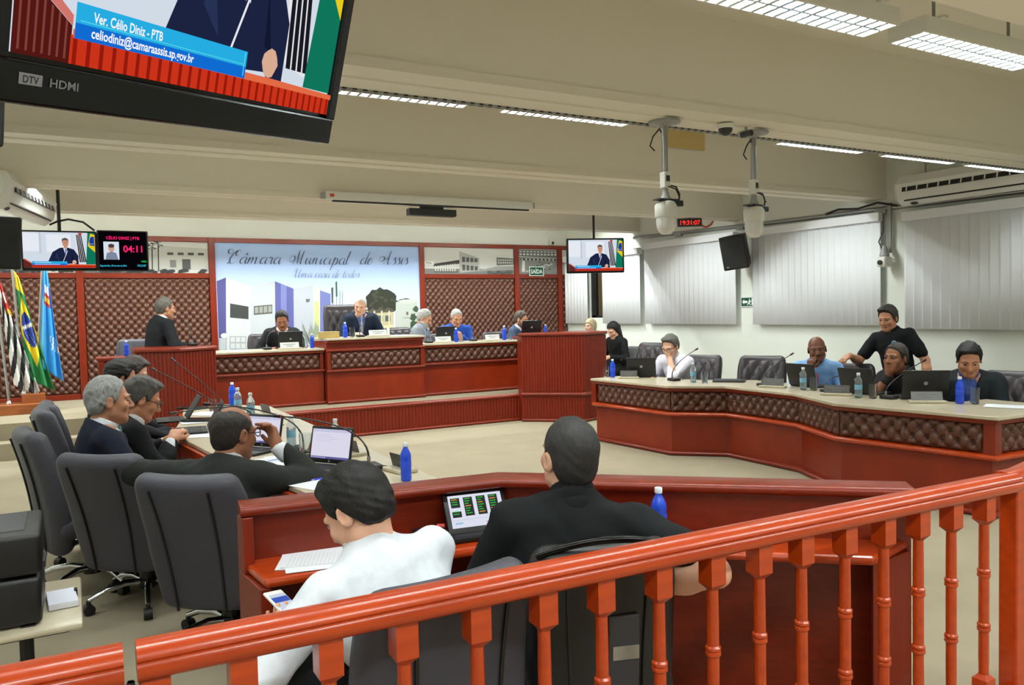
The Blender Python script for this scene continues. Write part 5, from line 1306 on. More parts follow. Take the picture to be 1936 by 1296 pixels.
    info = {k: (wp(res[k][1]), Rz@res[k][2], Rz@res[k][3]) for k in 'RL'}; info['P'] = wp(P); info['E'] = {k: wp(res[k][0]) for k in 'RL'}; info['loc'] = loc; info['nb'] = wp(nb); info['fr'] = Rz@fr; info['t'] = Rz@t; info['sp'] = Rz@sp; info['S'] = {'R': wp(SR), 'L': wp(SL)}
    return body, info
# ================================================================== chairs
def AZ(az): return -math.radians(az)
CH = {}
def chair(label, x, y, az, top=0.95, w=0.52, style='vinyl', recline=14, z=0.0, seat=0.44, group='swivel council chairs', arms=True, bottom=0.30):
    """swivel armchair, local +Y is forwards"""
    M = {'vinyl': M_VINYL, 'leather': M_DLEATH, 'black': M_BLACK}[style]
    r = thing('swivel_chair', label, 'chair', (x, y, z), AZ(az), group)
    rad = math.radians(recline); Hb = (top-bottom)/math.cos(rad); R = Matrix.Rotation(rad, 3, 'X')
    base = Vector((0,-0.20,bottom))
    # backrest: padded slab, wrapped a little around the sitter
    bm = MB(); bm.rbox((0,0,0),(w,0.12,Hb),0.058,5)
    nx_, V2 = 0, []
    bm2 = bmesh.new(); me = bpy.data.meshes.new('t'); me.from_pydata(bm.v, [], bm.f); bm2.from_mesh(me); bpy.data.meshes.remove(me)
    bmesh.ops.subdivide_edges(bm2, edges=[e for e in bm2.edges if e.calc_length() > 0.12], cuts=7, use_grid_fill=True)
    for v in bm2.verts:
        c = v.co; tz = c.z/Hb+0.5; wid = 1.0-0.16*max(0, 0.35-tz)/0.35-0.10*max(0, tz-0.78)/0.22
        c.x *= wid; c.y += 0.55*c.x*c.x+(0.03*math.sin(math.pi*tz) if c.y < 0 else 0.035*math.sin(math.pi*min(1,tz*1.1)))*0.8
        v.co = base+R@Vector((c.x, c.y, c.z+Hb/2))
    bm2.normal_update(); bm2.verts.index_update()
    mb = MB(); mb.add([v.co.copy() for v in bm2.verts], [[v.index for v in f.verts] for f in bm2.faces]); bm2.free()
    bk = mb.build('backrest', M, r, smooth=75)
    def onback(xx, tz, yy): return base+R@Vector((xx, yy+0.55*xx*xx+0.024*math.sin(math.pi*tz), tz*Hb))
    for sg in (-1, 1):
        MB().tube([onback(sg*w*(0.22+0.05*tz), tz, -0.066) for tz in np.linspace(0.03, 0.93, 12)], 0.006, 6).build('piping', M_BLACK, bk, smooth=60)
    if style == 'leather':
        w2, h2 = w*0.80, Hb*0.80
        def fn(a, b, h): 
            X = a-w2/2; Zb = b+Hb*0.12; tz = Zb/Hb; Yb = 0.062+0.55*X*X+0.028*np.sin(np.pi*np.minimum(1, tz*1.1))+h*1.0-0.006
            Rn = np.array(R); q = np.stack([X, Yb, Zb], -1)@Rn.T; return q+np.array(base)
        V, Fc, btn = tuft(w2, h2, fn, 0.13, 0.13, 0.022, 0.014, 0.05)
        np_mesh('tufting', V, Fc[:, ::-1], M, bk, True)
    MB().rbox((0,0.03,seat-0.02),(w*0.98,0.50,0.13),0.05,4).build('seat', M, r, smooth=75)
    if arms:
        for sg in (-1, 1):
            MB().tube([(sg*w*0.44,-0.10,seat-0.08),(sg*(w*0.5+0.04),-0.10,seat-0.04),(sg*(w*0.5+0.045),-0.09,seat+0.10),(sg*(w*0.5+0.03),-0.02,seat+0.19)],0.014,8).build('arm_post', M_CHROME if style == 'vinyl' else M_BLACK, r, smooth=60)
            MB().rbox((sg*(w*0.5+0.03),0.06,seat+0.20),(0.06,0.28,0.035),0.015,3).build('armrest', M_BLACK, r, smooth=60)
    MB().cyl((0,0,0.10),(0,0,seat-0.1),0.028).cyl((0,0,0.10),(0,0,0.22),0.042).box((0,0.0,seat-0.10),(0.20,0.26,0.03)).build('gas_column', M_BLACK, r, smooth=40)
    MB().lathe([(0.05,0.085),(0.055,0.10),(0.05,0.13),(0.03,0.14)],14).build('hub', M_BLACK, r, smooth=40)
    for k in range(5):
        a = 2*math.pi*k/5+0.3
        if 'leg' not in CH:
            q = []; 
            CH['leg'] = MB().tube([(0.03,0,0.115),(0.12,0,0.13),(0.22,0,0.115),(0.31,0,0.078)],[0.020,0.019,0.017,0.014],8).build('leg', M_CHROME, r, smooth=60); lg = CH['leg']
            CH['caster'] = MB().cyl((0.31,-0.022,0.03),(0.31,0.022,0.03),0.03,n=14).cyl((0.31,0,0.045),(0.31,0,0.078),0.012).build('caster', M_BLACK, lg, smooth=40)
        else:
            lg = share(CH['leg'], r); cs = share(CH['caster'], lg)
        lg.rotation_euler = (0,0,a)
    return r
chair('grey swivel chair under the person in dark suit with raised hand', 0.64, 4.06, 38, 0.90, 0.53, recline=16, bottom=0.24)
chair('empty grey swivel chair turned away, second of the left row', 0.33, 4.90, 40, 0.90, 0.53, recline=16, bottom=0.24)
chair('grey swivel chair of the person in navy suit on the left row', 0.06, 5.36, 78, 0.98, 0.53, recline=10, bottom=0.26)
chair('grey swivel chair of the person in black suit and glasses', 0.12, 6.10, 85, 1.02, 0.52, recline=10)
chair('grey swivel chair of the farther person in dark clothes on the left row', 0.12, 7.0, 85, 0.98, 0.52, recline=10)
GR = 'dark leather chairs behind the right desk'
chair('tall dark leather chair empty beside the seated person in black', 6.62, 8.35, 250, 1.12, 0.50, 'leather', 10, 0, group=GR)
chair('dark leather chair of the person in white shirt at the right desk', 6.86, 7.62, 250, 0.97, 0.52, 'leather', 10, group=GR)
chair('empty dark tufted leather chair at the recess of the right desk', 6.86, 6.55, 236, 1.0, 0.56, 'leather', 10, group=GR)
chair('dark leather chair of the person in light blue shirt', 7.26, 5.72, 245, 0.93, 0.56, 'leather', 10, group=GR)
chair('dark leather chair of the person resting chin on hand', 7.22, 4.78, 262, 0.90, 0.56, 'leather', 10, group=GR)
chair('dark leather chair of the person in suit at the right edge', 7.30, 3.98, 252, 0.94, 0.62, 'leather', 10, group=GR)
GP = 'dark leather chairs on the dais'
chair('tall dark leather chair of the presiding person', 3.66, 11.72, 184, 1.36, 0.60, 'leather', 8, DZ, 0.52, GP)
chair('dark leather chair of the person writing on the dais', 2.50, 11.72, 185, 0.95, 0.56, 'leather', 8, DZ, 0.46, GP)
chair('dark leather chair of the person in light grey suit', 4.62, 11.72, 165, 0.98, 0.54, 'leather', 8, DZ, 0.46, GP)
chair('dark leather chair of the person in royal blue shirt on the dais', 5.36, 11.80, 190, 0.86, 0.54, 'leather', 8, DZ, 0.46, GP)
chair('dark leather chair behind the right podium', 6.36, 11.75, 165, 0.86, 0.54, 'leather', 8, DZ, 0.46, GP)
chair('grey chair behind the speaking person at the side desk', 0.75, 11.55, 180, 0.94, 0.46, 'vinyl', 8, DZ, 0.46, 'grey dais chairs')
chair('black chair of the person in black by the wall', 7.90, 10.30, 250, 0.96, 0.46, 'black', 8, 0, 0.44, 'black chairs by the wall')
chair('black chair of the person half hidden behind the podium', 8.10, 11.25, 245, 0.92, 0.46, 'black', 8, 0, 0.44, 'black chairs by the wall')
chair('grey swivel chair of the person in white shirt behind the railing', 0.86, 2.19, -8, 0.88, 0.56, 'vinyl', 4, 0, 0.40, 'operator chairs', False, 0.26)
# the black plastic chair of the other operator with its shiny rim and stickers
pc = chair('black plastic shelled chair of the person in black polo behind the railing', 1.50, 2.23, 18, 0.87, 0.50, 'black', 4, 0, 0.40, 'operator chairs', False, 0.24)
Rr = Matrix.Rotation(math.radians(4), 3, 'X')
def pcb(x, z, y=-0.075): return Vector((0,-0.20,0.24))+Rr@Vector((x, y+0.55*x*x, z))
MB().tube([pcb(x, 0.655-0.9*x*x, -0.035) for x in np.linspace(-0.22,0.22,14)],0.012,8).build('rim', M_GLOSS, pc, smooth=60)
MB().rbox((0.05,-0.262,0.52),(0.10,0.012,0.26),0.006,2,R=Rr).build('adjuster_plate', M_DGREY, pc)
MB().box((0.06,-0.272,0.60),(0.05,0.003,0.035),R=Rr).build('sticker', mat('green_sticker',(92,128,110),0.5), pc)
MB().box((0.055,-0.271,0.53),(0.085,0.003,0.045),R=Rr).build('sticker', M_STEEL, pc)

# ================================================================== table things
TZ = 0.759; DZT = 1.146; PZT = 1.276
def bottle(x, y, z, kind, label, s=1.0, group='water bottles'):
    r = thing('water_bottle', label, 'bottle', (x, y, z), random.uniform(0,6), group); s *= 0.80; r.scale = (s,s,s)
    key = 'bottle_'+kind
    if key not in CH:
        prof = [(0.0,0.002),(0.026,0.0),(0.031,0.006),(0.032,0.02)]
        for k in range(5): z_ = 0.03+k*0.022; prof += [(0.032,z_),(0.0305,z_+0.008),(0.032,z_+0.016)]
        prof += [(0.032,0.145),(0.029,0.160),(0.020,0.180),(0.013,0.192),(0.0125,0.205)]
        CH[key] = MB().lathe(prof, 18).build('body', M_BLUEB if kind == 'blue' else M_CLEARB, r, smooth=50)
        CH[key+'c'] = MB().lathe([(0.0150,0.200),(0.0155,0.203),(0.0155,0.220),(0.014,0.222)],16).build('cap', mat('cap_pale',(214,220,228),0.4), r, smooth=40)
        CH[key+'l'] = MB().lathe([(0.0325,0.075),(0.0327,0.076),(0.0327,0.115),(0.0325,0.116)],18).build('wrapper', mat('wrap_blue',(30,70,200),0.4) if kind == 'blue' else mat('wrap_pale',(120,176,206),0.4), r, smooth=40)
        CH[key+'w'] = MB().lathe([(0.0,0.005),(0.029,0.005),(0.029,0.13 if kind == 'clear' else 0.15),(0.0,0.13 if kind == 'clear' else 0.15)],14).build('water', mat('water_'+kind,(20,60,220) if kind == 'blue' else (200,222,236),0.05,trans=0.6 if kind=='blue' else 0.9,ior=1.33), r, smooth=40)
    else:
        for e in ('','c','l','w'): share(CH[key+e], r)
    return r
def glass(x, y, z, label, s=1.0):
    r = thing('drinking_glass', label, 'glass', (x, y, z), 0, 'drinking glasses'); r.scale = (s,s,s)
    if 'glass' not in CH:
        CH['glass'] = MB().lathe([(0.0,0.0),(0.027,0.0),(0.029,0.004),(0.034,0.118),(0.0328,0.118),(0.0275,0.012),(0.0,0.010)],18).build('tumbler', M_GLASS, r, smooth=40)
    else: share(CH['glass'], r)
    return r
def laptop(x, y, z, az, label, lit=True, ang=105, s=1.0, colr=None):
    r = thing('laptop', label, 'laptop', (x, y, z), math.pi-math.radians(az), 'laptops'); r.scale = (s,s,s)
    MB().rbox((0,-0.125,0.010),(0.345,0.245,0.018),0.006,2).build('base', M_BLACK, r, smooth=40)
    MB().box((0,-0.09,0.0195),(0.305,0.105,0.002)).build('keyboard', M_DGREY, r)
    mb = MB()
    for j in range(5):
        for i in range(13): mb.box((-0.138+i*0.023,-0.05-j*0.020,0.0215),(0.018,0.015,0.002))
    o = mb.build('keys', M_BLACK, r); o['kind'] = 'stuff'
    MB().box((-0.01,-0.20,0.0195),(0.10,0.055,0.0015)).build('touchpad', M_DGREY, r)
    a = math.radians(ang-90); R = Matrix.Rotation(-a, 3, 'X')
    lid = MB().rbox(Vector((0,0.0,0.02))+R@Vector((0,0.006,0.118)),(0.345,0.012,0.236),0.006,2,R=R).build('lid', M_BLACK, r, smooth=40)
    MB().lathe([(0.0,0),(0.016,0),(0.016,0.001),(0.0,0.001)],16,Vector((0,0.0,0.02))+R@Vector((0,0.0122,0.125)),R@Matrix.Rotation(-math.pi/2,3,'X')).build('emblem', M_GREYM, lid)
    if lit:
        P = Print(0.315, 0.19, 0.95); P.r((222,220,238), 0, 0, 1, 1); P.r((96,92,150), 0, 0, 1, 0.075); P.r((200,200,226), 0.0, 0.9, 1, 1.0)
        for i in range(4): P.r((190,192,214), 0.12, 0.80-0.07*i, 0.5+0.08*(i%3), 0.81-0.07*i)
        for i in range(8): P.r((200,206,240), 0.02+0.05*i, 0.02, 0.045+0.05*i, 0.055)
        o = P.build('screen', lid); o.location = Vector((0,0.0,0.02))+R@Vector((-0.1575,-0.0010,0.028)); o.rotation_euler = R.to_euler()
        MB().lathe([(0.0,0),(0.007,0),(0.007,0.0006),(0.0,0.0006)],12,Vector((0,0.0,0.02))+R@Vector((0,-0.0006,0.014)),R@Matrix.Rotation(math.pi/2,3,'X')).build('emblem', M_STEEL, lid)
    return r
def mic(x, y, z, hx, hy, hz, label, bz=0.0, arch=0.08):
    """gooseneck microphone: base at x, y; head at hx, hy, hz (world)"""
    r = thing('gooseneck_microphone', label, 'microphone', (x, y, z), 0, 'gooseneck microphones')
    MB().rbox((0,0,0.016),(0.10,0.13,0.030),0.010,3).build('base', M_BLACK, r, smooth=40)
    MB().cyl((0,0.03,0.03),(0,0.03,0.065),0.010).build('socket', M_STEEL, r, smooth=40)
    h = Vector((hx-x, hy-y, hz-z)); b = Vector((0,0.03,0.06)); pts = []
    for t in np.linspace(0, 1, 14):
        c1 = b+Vector((0,0,arch*1.6)); p = b*(1-t)**2+c1*2*t*(1-t)+h*t*t; pts.append(p)
    MB().tube(pts, [0.006]*3+[0.0045]*11, 8).build('gooseneck', M_BLACK, r, smooth=60)
    d = (pts[-1]-pts[-2]).normalized()
    MB().cyl(h-d*0.012, h-d*0.002, 0.0082, n=12).build('ring', mat('mic_red',(150,30,30),0.4), r, smooth=40)
    MB().cyl(h, h+d*0.042, 0.0105, 0.0095, n=12).build('capsule', M_BLACK, r, smooth=40)
    MB().tube([(0.05,0.0,0.014),(0.12,-0.02,0.006),(0.17,0.05,0.005),(0.22,0.02,0.005)],0.003,6).build('cable', M_BLACK, r, smooth=60)
    return r
def nameplate(x, y, z, az, label, w=0.24, colp=(190,192,194)):
    """plate face looks towards az"""
    r = thing('nameplate', label, 'nameplate', (x, y, z), math.pi-math.radians(az), 'desk nameplates')
    MB().prism([(-w*0.62,-0.055),(w*0.62,-0.055),(w*0.55,0.055),(-w*0.55,0.055)],0.0,0.020).build('base', M_TOP, r, bevel=0.005)
    R = Matrix.Rotation(math.radians(-15),3,'X')
    MB().box((0,0.0,0.055),(w,0.006,0.075),R=R).build('plate', mat('plate_%d' % colp[0], colp, 0.4), r)
    P = Print(w, 0.075)
    for j, (a, b) in enumerate(((0.18,0.82),(0.32,0.68))): P.r((110,112,116), a, 0.58-0.3*j, b, 0.68-0.3*j)
    o = P.build('lettering', r); o.location = Vector((0,0.0,0.055))+R@Vector((-w/2,-0.0032,-0.0375)); o.rotation_euler = R.to_euler()
    return r
def paper(x, y, z, rz, label, n=1, w=0.21, h=0.297):
    r = thing('paper_sheet', label, 'paper', (x, y, z), math.radians(rz), 'papers on the desks')
    for i in range(n):
        o = MB().box((random.uniform(-0.03,0.03)*(i>0), random.uniform(-0.03,0.03)*(i>0), 0.0008+0.0016*i),(w,h,0.0012),rz=(random.uniform(-0.35,0.35) if i else 0)).build('sheet', M_PAPER, r)
    P = Print(w, h); 
    mb = MB()
    for j in range(14): mb.box((-0.01,h*0.36-j*h*0.05,0.0016*n+0.0006),(w*0.72,0.002,0.0002))
    mb.build('print_lines', pmat((198,200,206)), r)
    return r
def phone(x, y, z, rz, label, tilt=0.0, colr=None, s=1.0, kind='phone'):
    r = thing(kind, label, kind, (x, y, z), math.radians(rz), 'phones and tablets'); r.scale = (s,s,s)
    MB().rbox((0,0,0.005),(0.072,0.145,0.009),0.004,2).build('body', colr or M_BLACK, r, smooth=40)
    MB().box((0,0,0.0098),(0.064,0.125,0.0006)).build('glass', M_GLOSS, r)
    return r
def pen(x, y, z, rz, label):
    r = thing('pen', label, 'pen', (x, y, z), math.radians(rz), 'pens')
    MB().cyl((-0.07,0,0.005),(0.04,0,0.005),0.004,n=8).build('barrel', mat('pen_blue_clear',(170,180,230),0.3), r, smooth=40)
    MB().cyl((0.03,0,0.005),(0.075,0,0.005),0.0052,n=8).build('cap', mat('pen_blue',(40,50,190),0.3), r, smooth=40)
# ---- left desk
bottle(1.44, 3.71, TZ, 'blue', 'blue water bottle at the near end of the left desk', 1.08)
bottle(1.20, 5.07, TZ, 'clear', 'clear water bottle behind the raised hand on the left desk', 1.15)
bottle(1.40, 4.78, TZ, 'clear', 'clear water bottle half hidden behind the nearest lit laptop', 1.12)
bottle(1.31, 7.80, TZ, 'blue', 'blue water bottle at the far end of the left desk', 1.25)
bottle(1.25, 7.18, TZ, 'clear', 'clear water bottle in front of the far blue bottle, left desk', 1.25)
bottle(1.25, 6.62, TZ, 'clear', 'clear water bottle with red and blue wrapper on the left desk', 1.25)
glass(1.20, 4.72, TZ, 'drinking glass between the two lit laptops on the left desk', 1.15)
glass(1.08, 7.45, TZ, 'drinking glass at the far end of the left desk')
laptop(1.22, 4.31, TZ, 237, 'open laptop with white screen nearest on the left desk', True, 102, 0.86)
laptop(1.025, 5.12, TZ, 237, 'open laptop with white screen beside the raised hand', True, 102, 0.86)
laptop(0.86, 6.22, TZ, 276, 'black laptop seen from its edge on the left desk', False, 118, 0.95)
laptop(0.80, 7.0, TZ, 272, 'black laptop at the far left row, tilted far back', False, 122, 0.9)
mic(1.39, 4.10, TZ, 1.02, 4.55, TZ+0.27, 'gooseneck microphone with red ring bending over the nearest laptop', arch=0.12)
mic(1.24, 4.92, TZ, 0.74, 5.20, TZ+0.30, 'gooseneck microphone reaching towards the person with raised hand', arch=0.12)
mic(1.16, 7.40, TZ, 0.80, 7.65, TZ+0.46, 'tall gooseneck microphone leaning left at the far left desk', arch=0.04)
mic(1.08, 6.95, TZ, 0.62, 7.35, TZ+0.40, 'thin gooseneck microphone crossing the taller one, far left desk', arch=0.04)
mic(1.18, 6.10, TZ, 0.62, 5.95, TZ+0.18, 'gooseneck microphone pointing at the person with glasses, left row', arch=0.10)
nameplate(1.50, 3.96, TZ, 80, 'dark nameplate beside the near blue bottle', 0.16, (74,72,70))
nameplate(1.44, 4.60, TZ, 80, 'dark nameplate behind the nearest laptop', 0.16, (74,72,70))
nameplate(1.42, 6.88, TZ, 80, 'dark nameplate at the far left desk', 0.18, (74,72,70))
paper(1.06, 3.86, TZ, 25, 'white sheet at the near end of the left desk')
paper(1.06, 4.66, TZ, 20, 'white sheets under the pen beside the glass', 2)
paper(0.78, 6.0, TZ, 70, 'white sheet before the edge-on laptop')
paper(0.90, 6.80, TZ, 80, 'loose sheets with a tablet on the far left desk', 3)
paper(1.02, 7.3, TZ, 40, 'loose sheets at the far end of the left desk', 2)
phone(0.88, 6.80, TZ+0.008, 60, 'black tablet lying on the loose sheets', colr=M_BLACK, s=1.8, kind='tablet')
phone(0.98, 7.82, TZ, 70, 'closed black tablet at the far end of the left desk', s=2.0, kind='tablet')
phone(1.13, 4.60, TZ+0.006, 120, 'black phone lying on the sheets by the laptop', s=1.1)
pen(1.02, 3.98, TZ, 10, 'blue capped pen at the near end of the left desk'); pen(1.02, 4.66, TZ+0.006, 30, 'blue capped pen on the sheets by the glass')
# ---- right desk
bottle(5.74, 7.82, TZ, 'blue', 'blue water bottle at the far end of the right desk', 1.25)
glass(5.72, 7.93, TZ, 'drinking glass beside the blue bottle at the far right desk', 1.1)
nameplate(5.80, 7.58, TZ, 220, 'dark nameplate before the laptop of the person in white shirt', 0.20, (84,82,80))
laptop(5.98, 7.56, TZ, 45, 'black laptop of the person in white shirt, lid towards us', False, 108, 1.0)
mic(5.92, 7.66, TZ, 6.25, 7.92, TZ+0.36, 'gooseneck microphone beside the far right laptop', arch=0.04)
mic(5.98, 6.98, TZ, 6.42, 7.10, TZ+0.33, 'gooseneck microphone in front of the person in white shirt', arch=0.08)
bottle(5.99, 6.67, TZ, 'clear', 'clear water bottle in front of the person in white shirt', 1.25)
glass(6.0, 6.50, TZ, 'drinking glass beside the clear bottle near the white shirt', 1.1)
tb = thing('closed_laptop', 'closed dark laptop lying before the empty chair', 'laptop', (6.36, 6.50, TZ), math.radians(-50))
MB().rbox((0,0,0.010),(0.34,0.24,0.020),0.008,2).build('body', M_DGREY, tb, smooth=40); MB().box((0,0,0.0206),(0.33,0.23,0.001)).build('lid', M_BLACK, tb)
mic(6.26, 5.90, TZ, 6.75, 5.98, TZ+0.30, 'gooseneck microphone before the person in light blue shirt', arch=0.05)
nameplate(6.22, 5.74, TZ, 250, 'dark nameplate before the person in light blue shirt', 0.22, (84,82,80))
laptop(6.46, 5.56, TZ, 88, 'black laptop of the person in light blue shirt, lid towards us', False, 108, 1.0)
bottle(6.24, 5.38, TZ, 'clear', 'clear water bottle with pale wrapper before the person in light blue shirt', 1.25)
glass(6.27, 5.28, TZ, 'drinking glass beside the pale bottle of the person in light blue shirt', 1.1)
mic(6.26, 5.10, TZ, 6.70, 5.25, TZ+0.12, 'low microphone between the person in light blue shirt and the next', arch=0.06)
nameplate(6.10, 4.88, TZ, 240, 'dark nameplate between the two clear bottles of the right desk', 0.22, (84,82,80))
laptop(6.30, 4.80, TZ, 86, 'black laptop of the person resting chin on hand', False, 106, 1.0)
bottle(6.06, 4.62, TZ, 'clear', 'clear water bottle before the person resting chin on hand', 1.25)
glass(6.12, 4.52, TZ, 'drinking glass before the person resting chin on hand', 1.1)
mic(6.20, 4.42, TZ, 6.72, 4.45, TZ+0.30, 'gooseneck microphone left of the rightmost laptop', arch=0.05)
laptop(6.36, 4.20, TZ, 42, 'rightmost black laptop with its lid towards us', False, 106, 1.05)
nameplate(6.18, 4.06, TZ, 222, 'grey nameplate before the rightmost laptop', 0.24, (120,120,122))
bottle(6.31, 3.86, TZ, 'blue', 'blue water bottle before the person at the right edge', 1.25)
glass(6.38, 3.78, TZ, 'drinking glass beside the rightmost blue bottle', 1.15)
paper(6.42, 3.52, TZ, 20, 'papers at the right end of the right desk', 2)
# ---- dais
laptop(2.62, 10.96, DZT, 0, 'black laptop of the person writing on the dais', False, 104, 0.95)
nameplate(2.56, 10.74, DZT, 180, 'white nameplate of the person writing on the dais', 0.25, (206,208,208))
bottle(2.88, 10.80, DZT, 'blue', 'blue water bottle of the person writing on the dais', 1.1)
glass(2.80, 10.88, DZT, 'drinking glass of the person writing on the dais', 1.15)
mic(2.30, 10.90, DZT, 2.42, 11.05, DZT+0.24, 'gooseneck microphone of the person writing on the dais', arch=0.1)
bx = thing('wooden_box', 'pale wooden box at the left of the presiding desk', 'box', (3.09, 10.72, PZT))
MB().box2((-0.13,-0.07,0),(0.13,0.07,0.075)).build('body', mat('pale_box_wood',(176,150,90),0.5,var=0.1), bx, bevel=0.003); MB().box2((-0.133,-0.073,0.075),(0.133,0.073,0.088)).build('lid', MATS['pale_box_wood'], bx, bevel=0.003)
bottle(3.31, 10.68, PZT, 'blue', 'blue water bottle of the presiding person', 1.2)
glass(3.42, 10.70, PZT, 'drinking glass of the presiding person', 1.2)
mic(3.54, 10.72, PZT, 3.66, 10.95, PZT+0.16, 'microphone of the presiding person', arch=0.06)
nameplate(3.76, 10.62, PZT, 180, 'white nameplate of the presiding person', 0.26, (206,208,208))
cl = thing('table_card', 'upright white card beside the presiding nameplate', 'card', (3.93, 10.66, PZT)); MB().box((0,0,0.06),(0.035,0.01,0.12)).box((0,0,0.005),(0.05,0.04,0.01)).build('card', M_WPLAST, cl)
paper(4.10, 10.74, PZT, 80, 'sheet at the right of the presiding desk', 1)
laptop(4.95, 10.98, DZT, 0, 'black laptop of the person in royal blue shirt on the dais', False, 104, 0.95)
bottle(5.02, 10.74, DZT, 'blue', 'blue water bottle of the person in royal blue shirt on the dais', 1.2)
nameplate(4.80, 10.72, DZT, 180, 'white nameplate of the person in light grey suit', 0.25, (206,208,208))
glass(5.12, 10.78, DZT, 'drinking glass beside the person in royal blue shirt', 1.1)
mic(5.36, 10.86, DZT, 5.46, 11.02, DZT+0.12, 'microphone of the person in royal blue shirt on the dais', arch=0.06)
mic(4.62, 10.84, DZT, 4.70, 11.0, DZT+0.08, 'low microphone of the person in light grey suit', arch=0.05)
nameplate(5.62, 10.72, DZT, 180, 'white nameplate left of the podium-side bottle', 0.24, (206,208,208))
bottle(5.84, 10.74, DZT, 'blue', 'blue water bottle beside the right podium', 1.25)
glass(5.95, 10.74, DZT, 'drinking glass beside the right podium', 1.2)
sd = thing('side_table', 'plain wooden table behind the right podium', 'table', (6.62, 10.85, DZ))
MB().box2((-0.52,-0.22,0.76),(0.45,0.25,0.80)).build('top', M_WOODX, sd)
for sx in (-0.47,0.40):
    for sy in (-0.17,0.20): MB().box((sx,sy,0.38),(0.05,0.05,0.76)).build('leg', M_WOODZ, sd)
laptop(6.42, 10.92, DZ+0.80, 5, 'laptop of the person in grey blue suit, just over the podium edge', False, 104, 1.0)
bottle(6.66, 10.86, DZ+0.80, 'blue', 'blue water bottle just over the right podium edge', 1.0)
bottle(0.60, 10.95, 1.136, 'blue', 'blue water bottle on the side desk behind the speaker', 1.1)
mic(1.22, 9.72, 1.276, 1.13, 9.98, 1.60, 'gooseneck microphone on the podium before the speaking person', arch=0.10)
# ---- foreground desk
tm = thing('tablet_monitor', 'black touch monitor showing dark green list columns on a white screen', 'monitor', (1.46, 2.93, 0.66), math.radians(-7.5))
Rm = Matrix.Rotation(math.radians(-32),3,'X')
MB().rbox((0.0,-0.01,0.014),(0.27,0.11,0.026),0.008,2).build('stand', M_BLACK, tm, smooth=40)
MB().rbox(Vector((0,-0.01,0.02))+Rm@Vector((0,0.012,0.098)),(0.275,0.022,0.186),0.006,2,R=Rm).build('case', M_BLACK, tm, smooth=40)
P = Print(0.236, 0.140, 0.95); P.r((226,228,244), 0, 0, 1, 1)
for i, x in enumerate((0.04,0.28,0.52,0.75)):
    P.r((52,54,52), x, 0.34 if i else 0.62, x+0.17, 0.92)
    if not i: P.r((52,54,52), x, 0.32, x+0.17, 0.5)
    for j in range(7):
        y = 0.86-j*0.075
        if i == 0 and 0.5 < y < 0.64: continue
        if y > 0.36: P.r((52,190,70) if (i+j) % 4 else (220,160,60), x+0.02, y, x+0.13-0.02*((i*j) % 3), y+0.028)
P.r((160,200,226), 0.06, 0.10, 0.2, 0.16); P.r((226,170,180), 0.62, 0.09, 0.92, 0.12); P.r((200,206,226), 0.0, 0.22, 1.0, 0.235)
o = P.build('screen', tm); o.location = Vector((0,-0.01,0.02))+Rm@Vector((-0.118,0.0000,0.030)); o.rotation_euler = Rm.to_euler()
MB().tube([(0.12,0.02,0.02),(0.17,0.0,0.03),(0.20,-0.03,0.006),(0.17,-0.10,0.004),(0.15,-0.16,-0.02)],0.003,6).build('cable', M_BLACK, tm, smooth=60)
MB().cyl((-0.17,0.06,0.05),(-0.14,0.05,0.05),0.010).build('plug', mat('plug_red',(190,60,60),0.4), tm)
MB().rbox((-0.20,0.05,0.02),(0.13,0.12,0.04),0.006,2).build('adapter', M_BLACK, tm)
paper(0.80, 3.00, 0.661, 68, 'white papers on the operator desk beside the person in white shirt', 3)
bottle(2.02, 2.46, 0.661, 'blue', 'dark blue water bottle on the operator desk behind the person in polo', 1.25)
# ---- low table with black case at the left edge
lt = thing('low_table', 'low cream table with rounded corners at the left edge', 'table', (-0.35, 3.88, 0))
MB().rbox((0,0,0.385),(0.70,0.66,0.028),0.012,2).build('top', M_TOP, lt, smooth=40); MB().box((0,0,0.365),(0.60,0.56,0.02)).build('under_frame', M_BLACK, lt)
for sx in (-1,1):
    for sy in (-1,1): MB().cyl((sx*0.14,sy*0.20,0.0),(sx*0.14,sy*0.20,0.36),0.016).build('leg', M_BLACK, lt, smooth=40)
cs = thing('equipment_case', 'black equipment case standing on the low table', 'case', (-0.37, 3.84, 0.40))
MB().rbox((0,0,0.10),(0.46,0.46,0.19),0.02,3).build('lower_body', M_BLACK, cs, smooth=40); MB().rbox((0,0,0.285),(0.47,0.47,0.165),0.02,3).build('upper_body', M_BLACK, cs, smooth=40)
MB().rbox((0,0.02,0.366),(0.36,0.34,0.012),0.006,2).build('top_tray', M_DGREY, cs, smooth=40)
MB().box((0.238,0.0,0.20),(0.012,0.16,0.025)).build('handle', M_DGREY, cs)
for sx in (-0.18,0.18): MB().box((sx,-0.2,-0.0),(0.05,0.05,0.01)).build('foot', M_BLACK, cs)
nt_ = thing('notebook', 'white notebook with dark clasp on the low table', 'notebook', (-0.075, 3.86, 0.40), math.radians(4))
MB().rbox((0,0,0.012),(0.11,0.20,0.022),0.003,2).build('pages', M_PAPER, nt_); MB().box((0,0,0.0245),(0.108,0.196,0.002)).build('cover', mat('lavender_cover',(216,218,232),0.6), nt_); MB().box((0.055,0.05,0.018),(0.012,0.03,0.03)).build('clasp', M_BLACK, nt_)
# ================================================================== the people
GP_ = 'people in the chamber'
def ppl(*a, **k): return person(*a, group=GP_, **k)
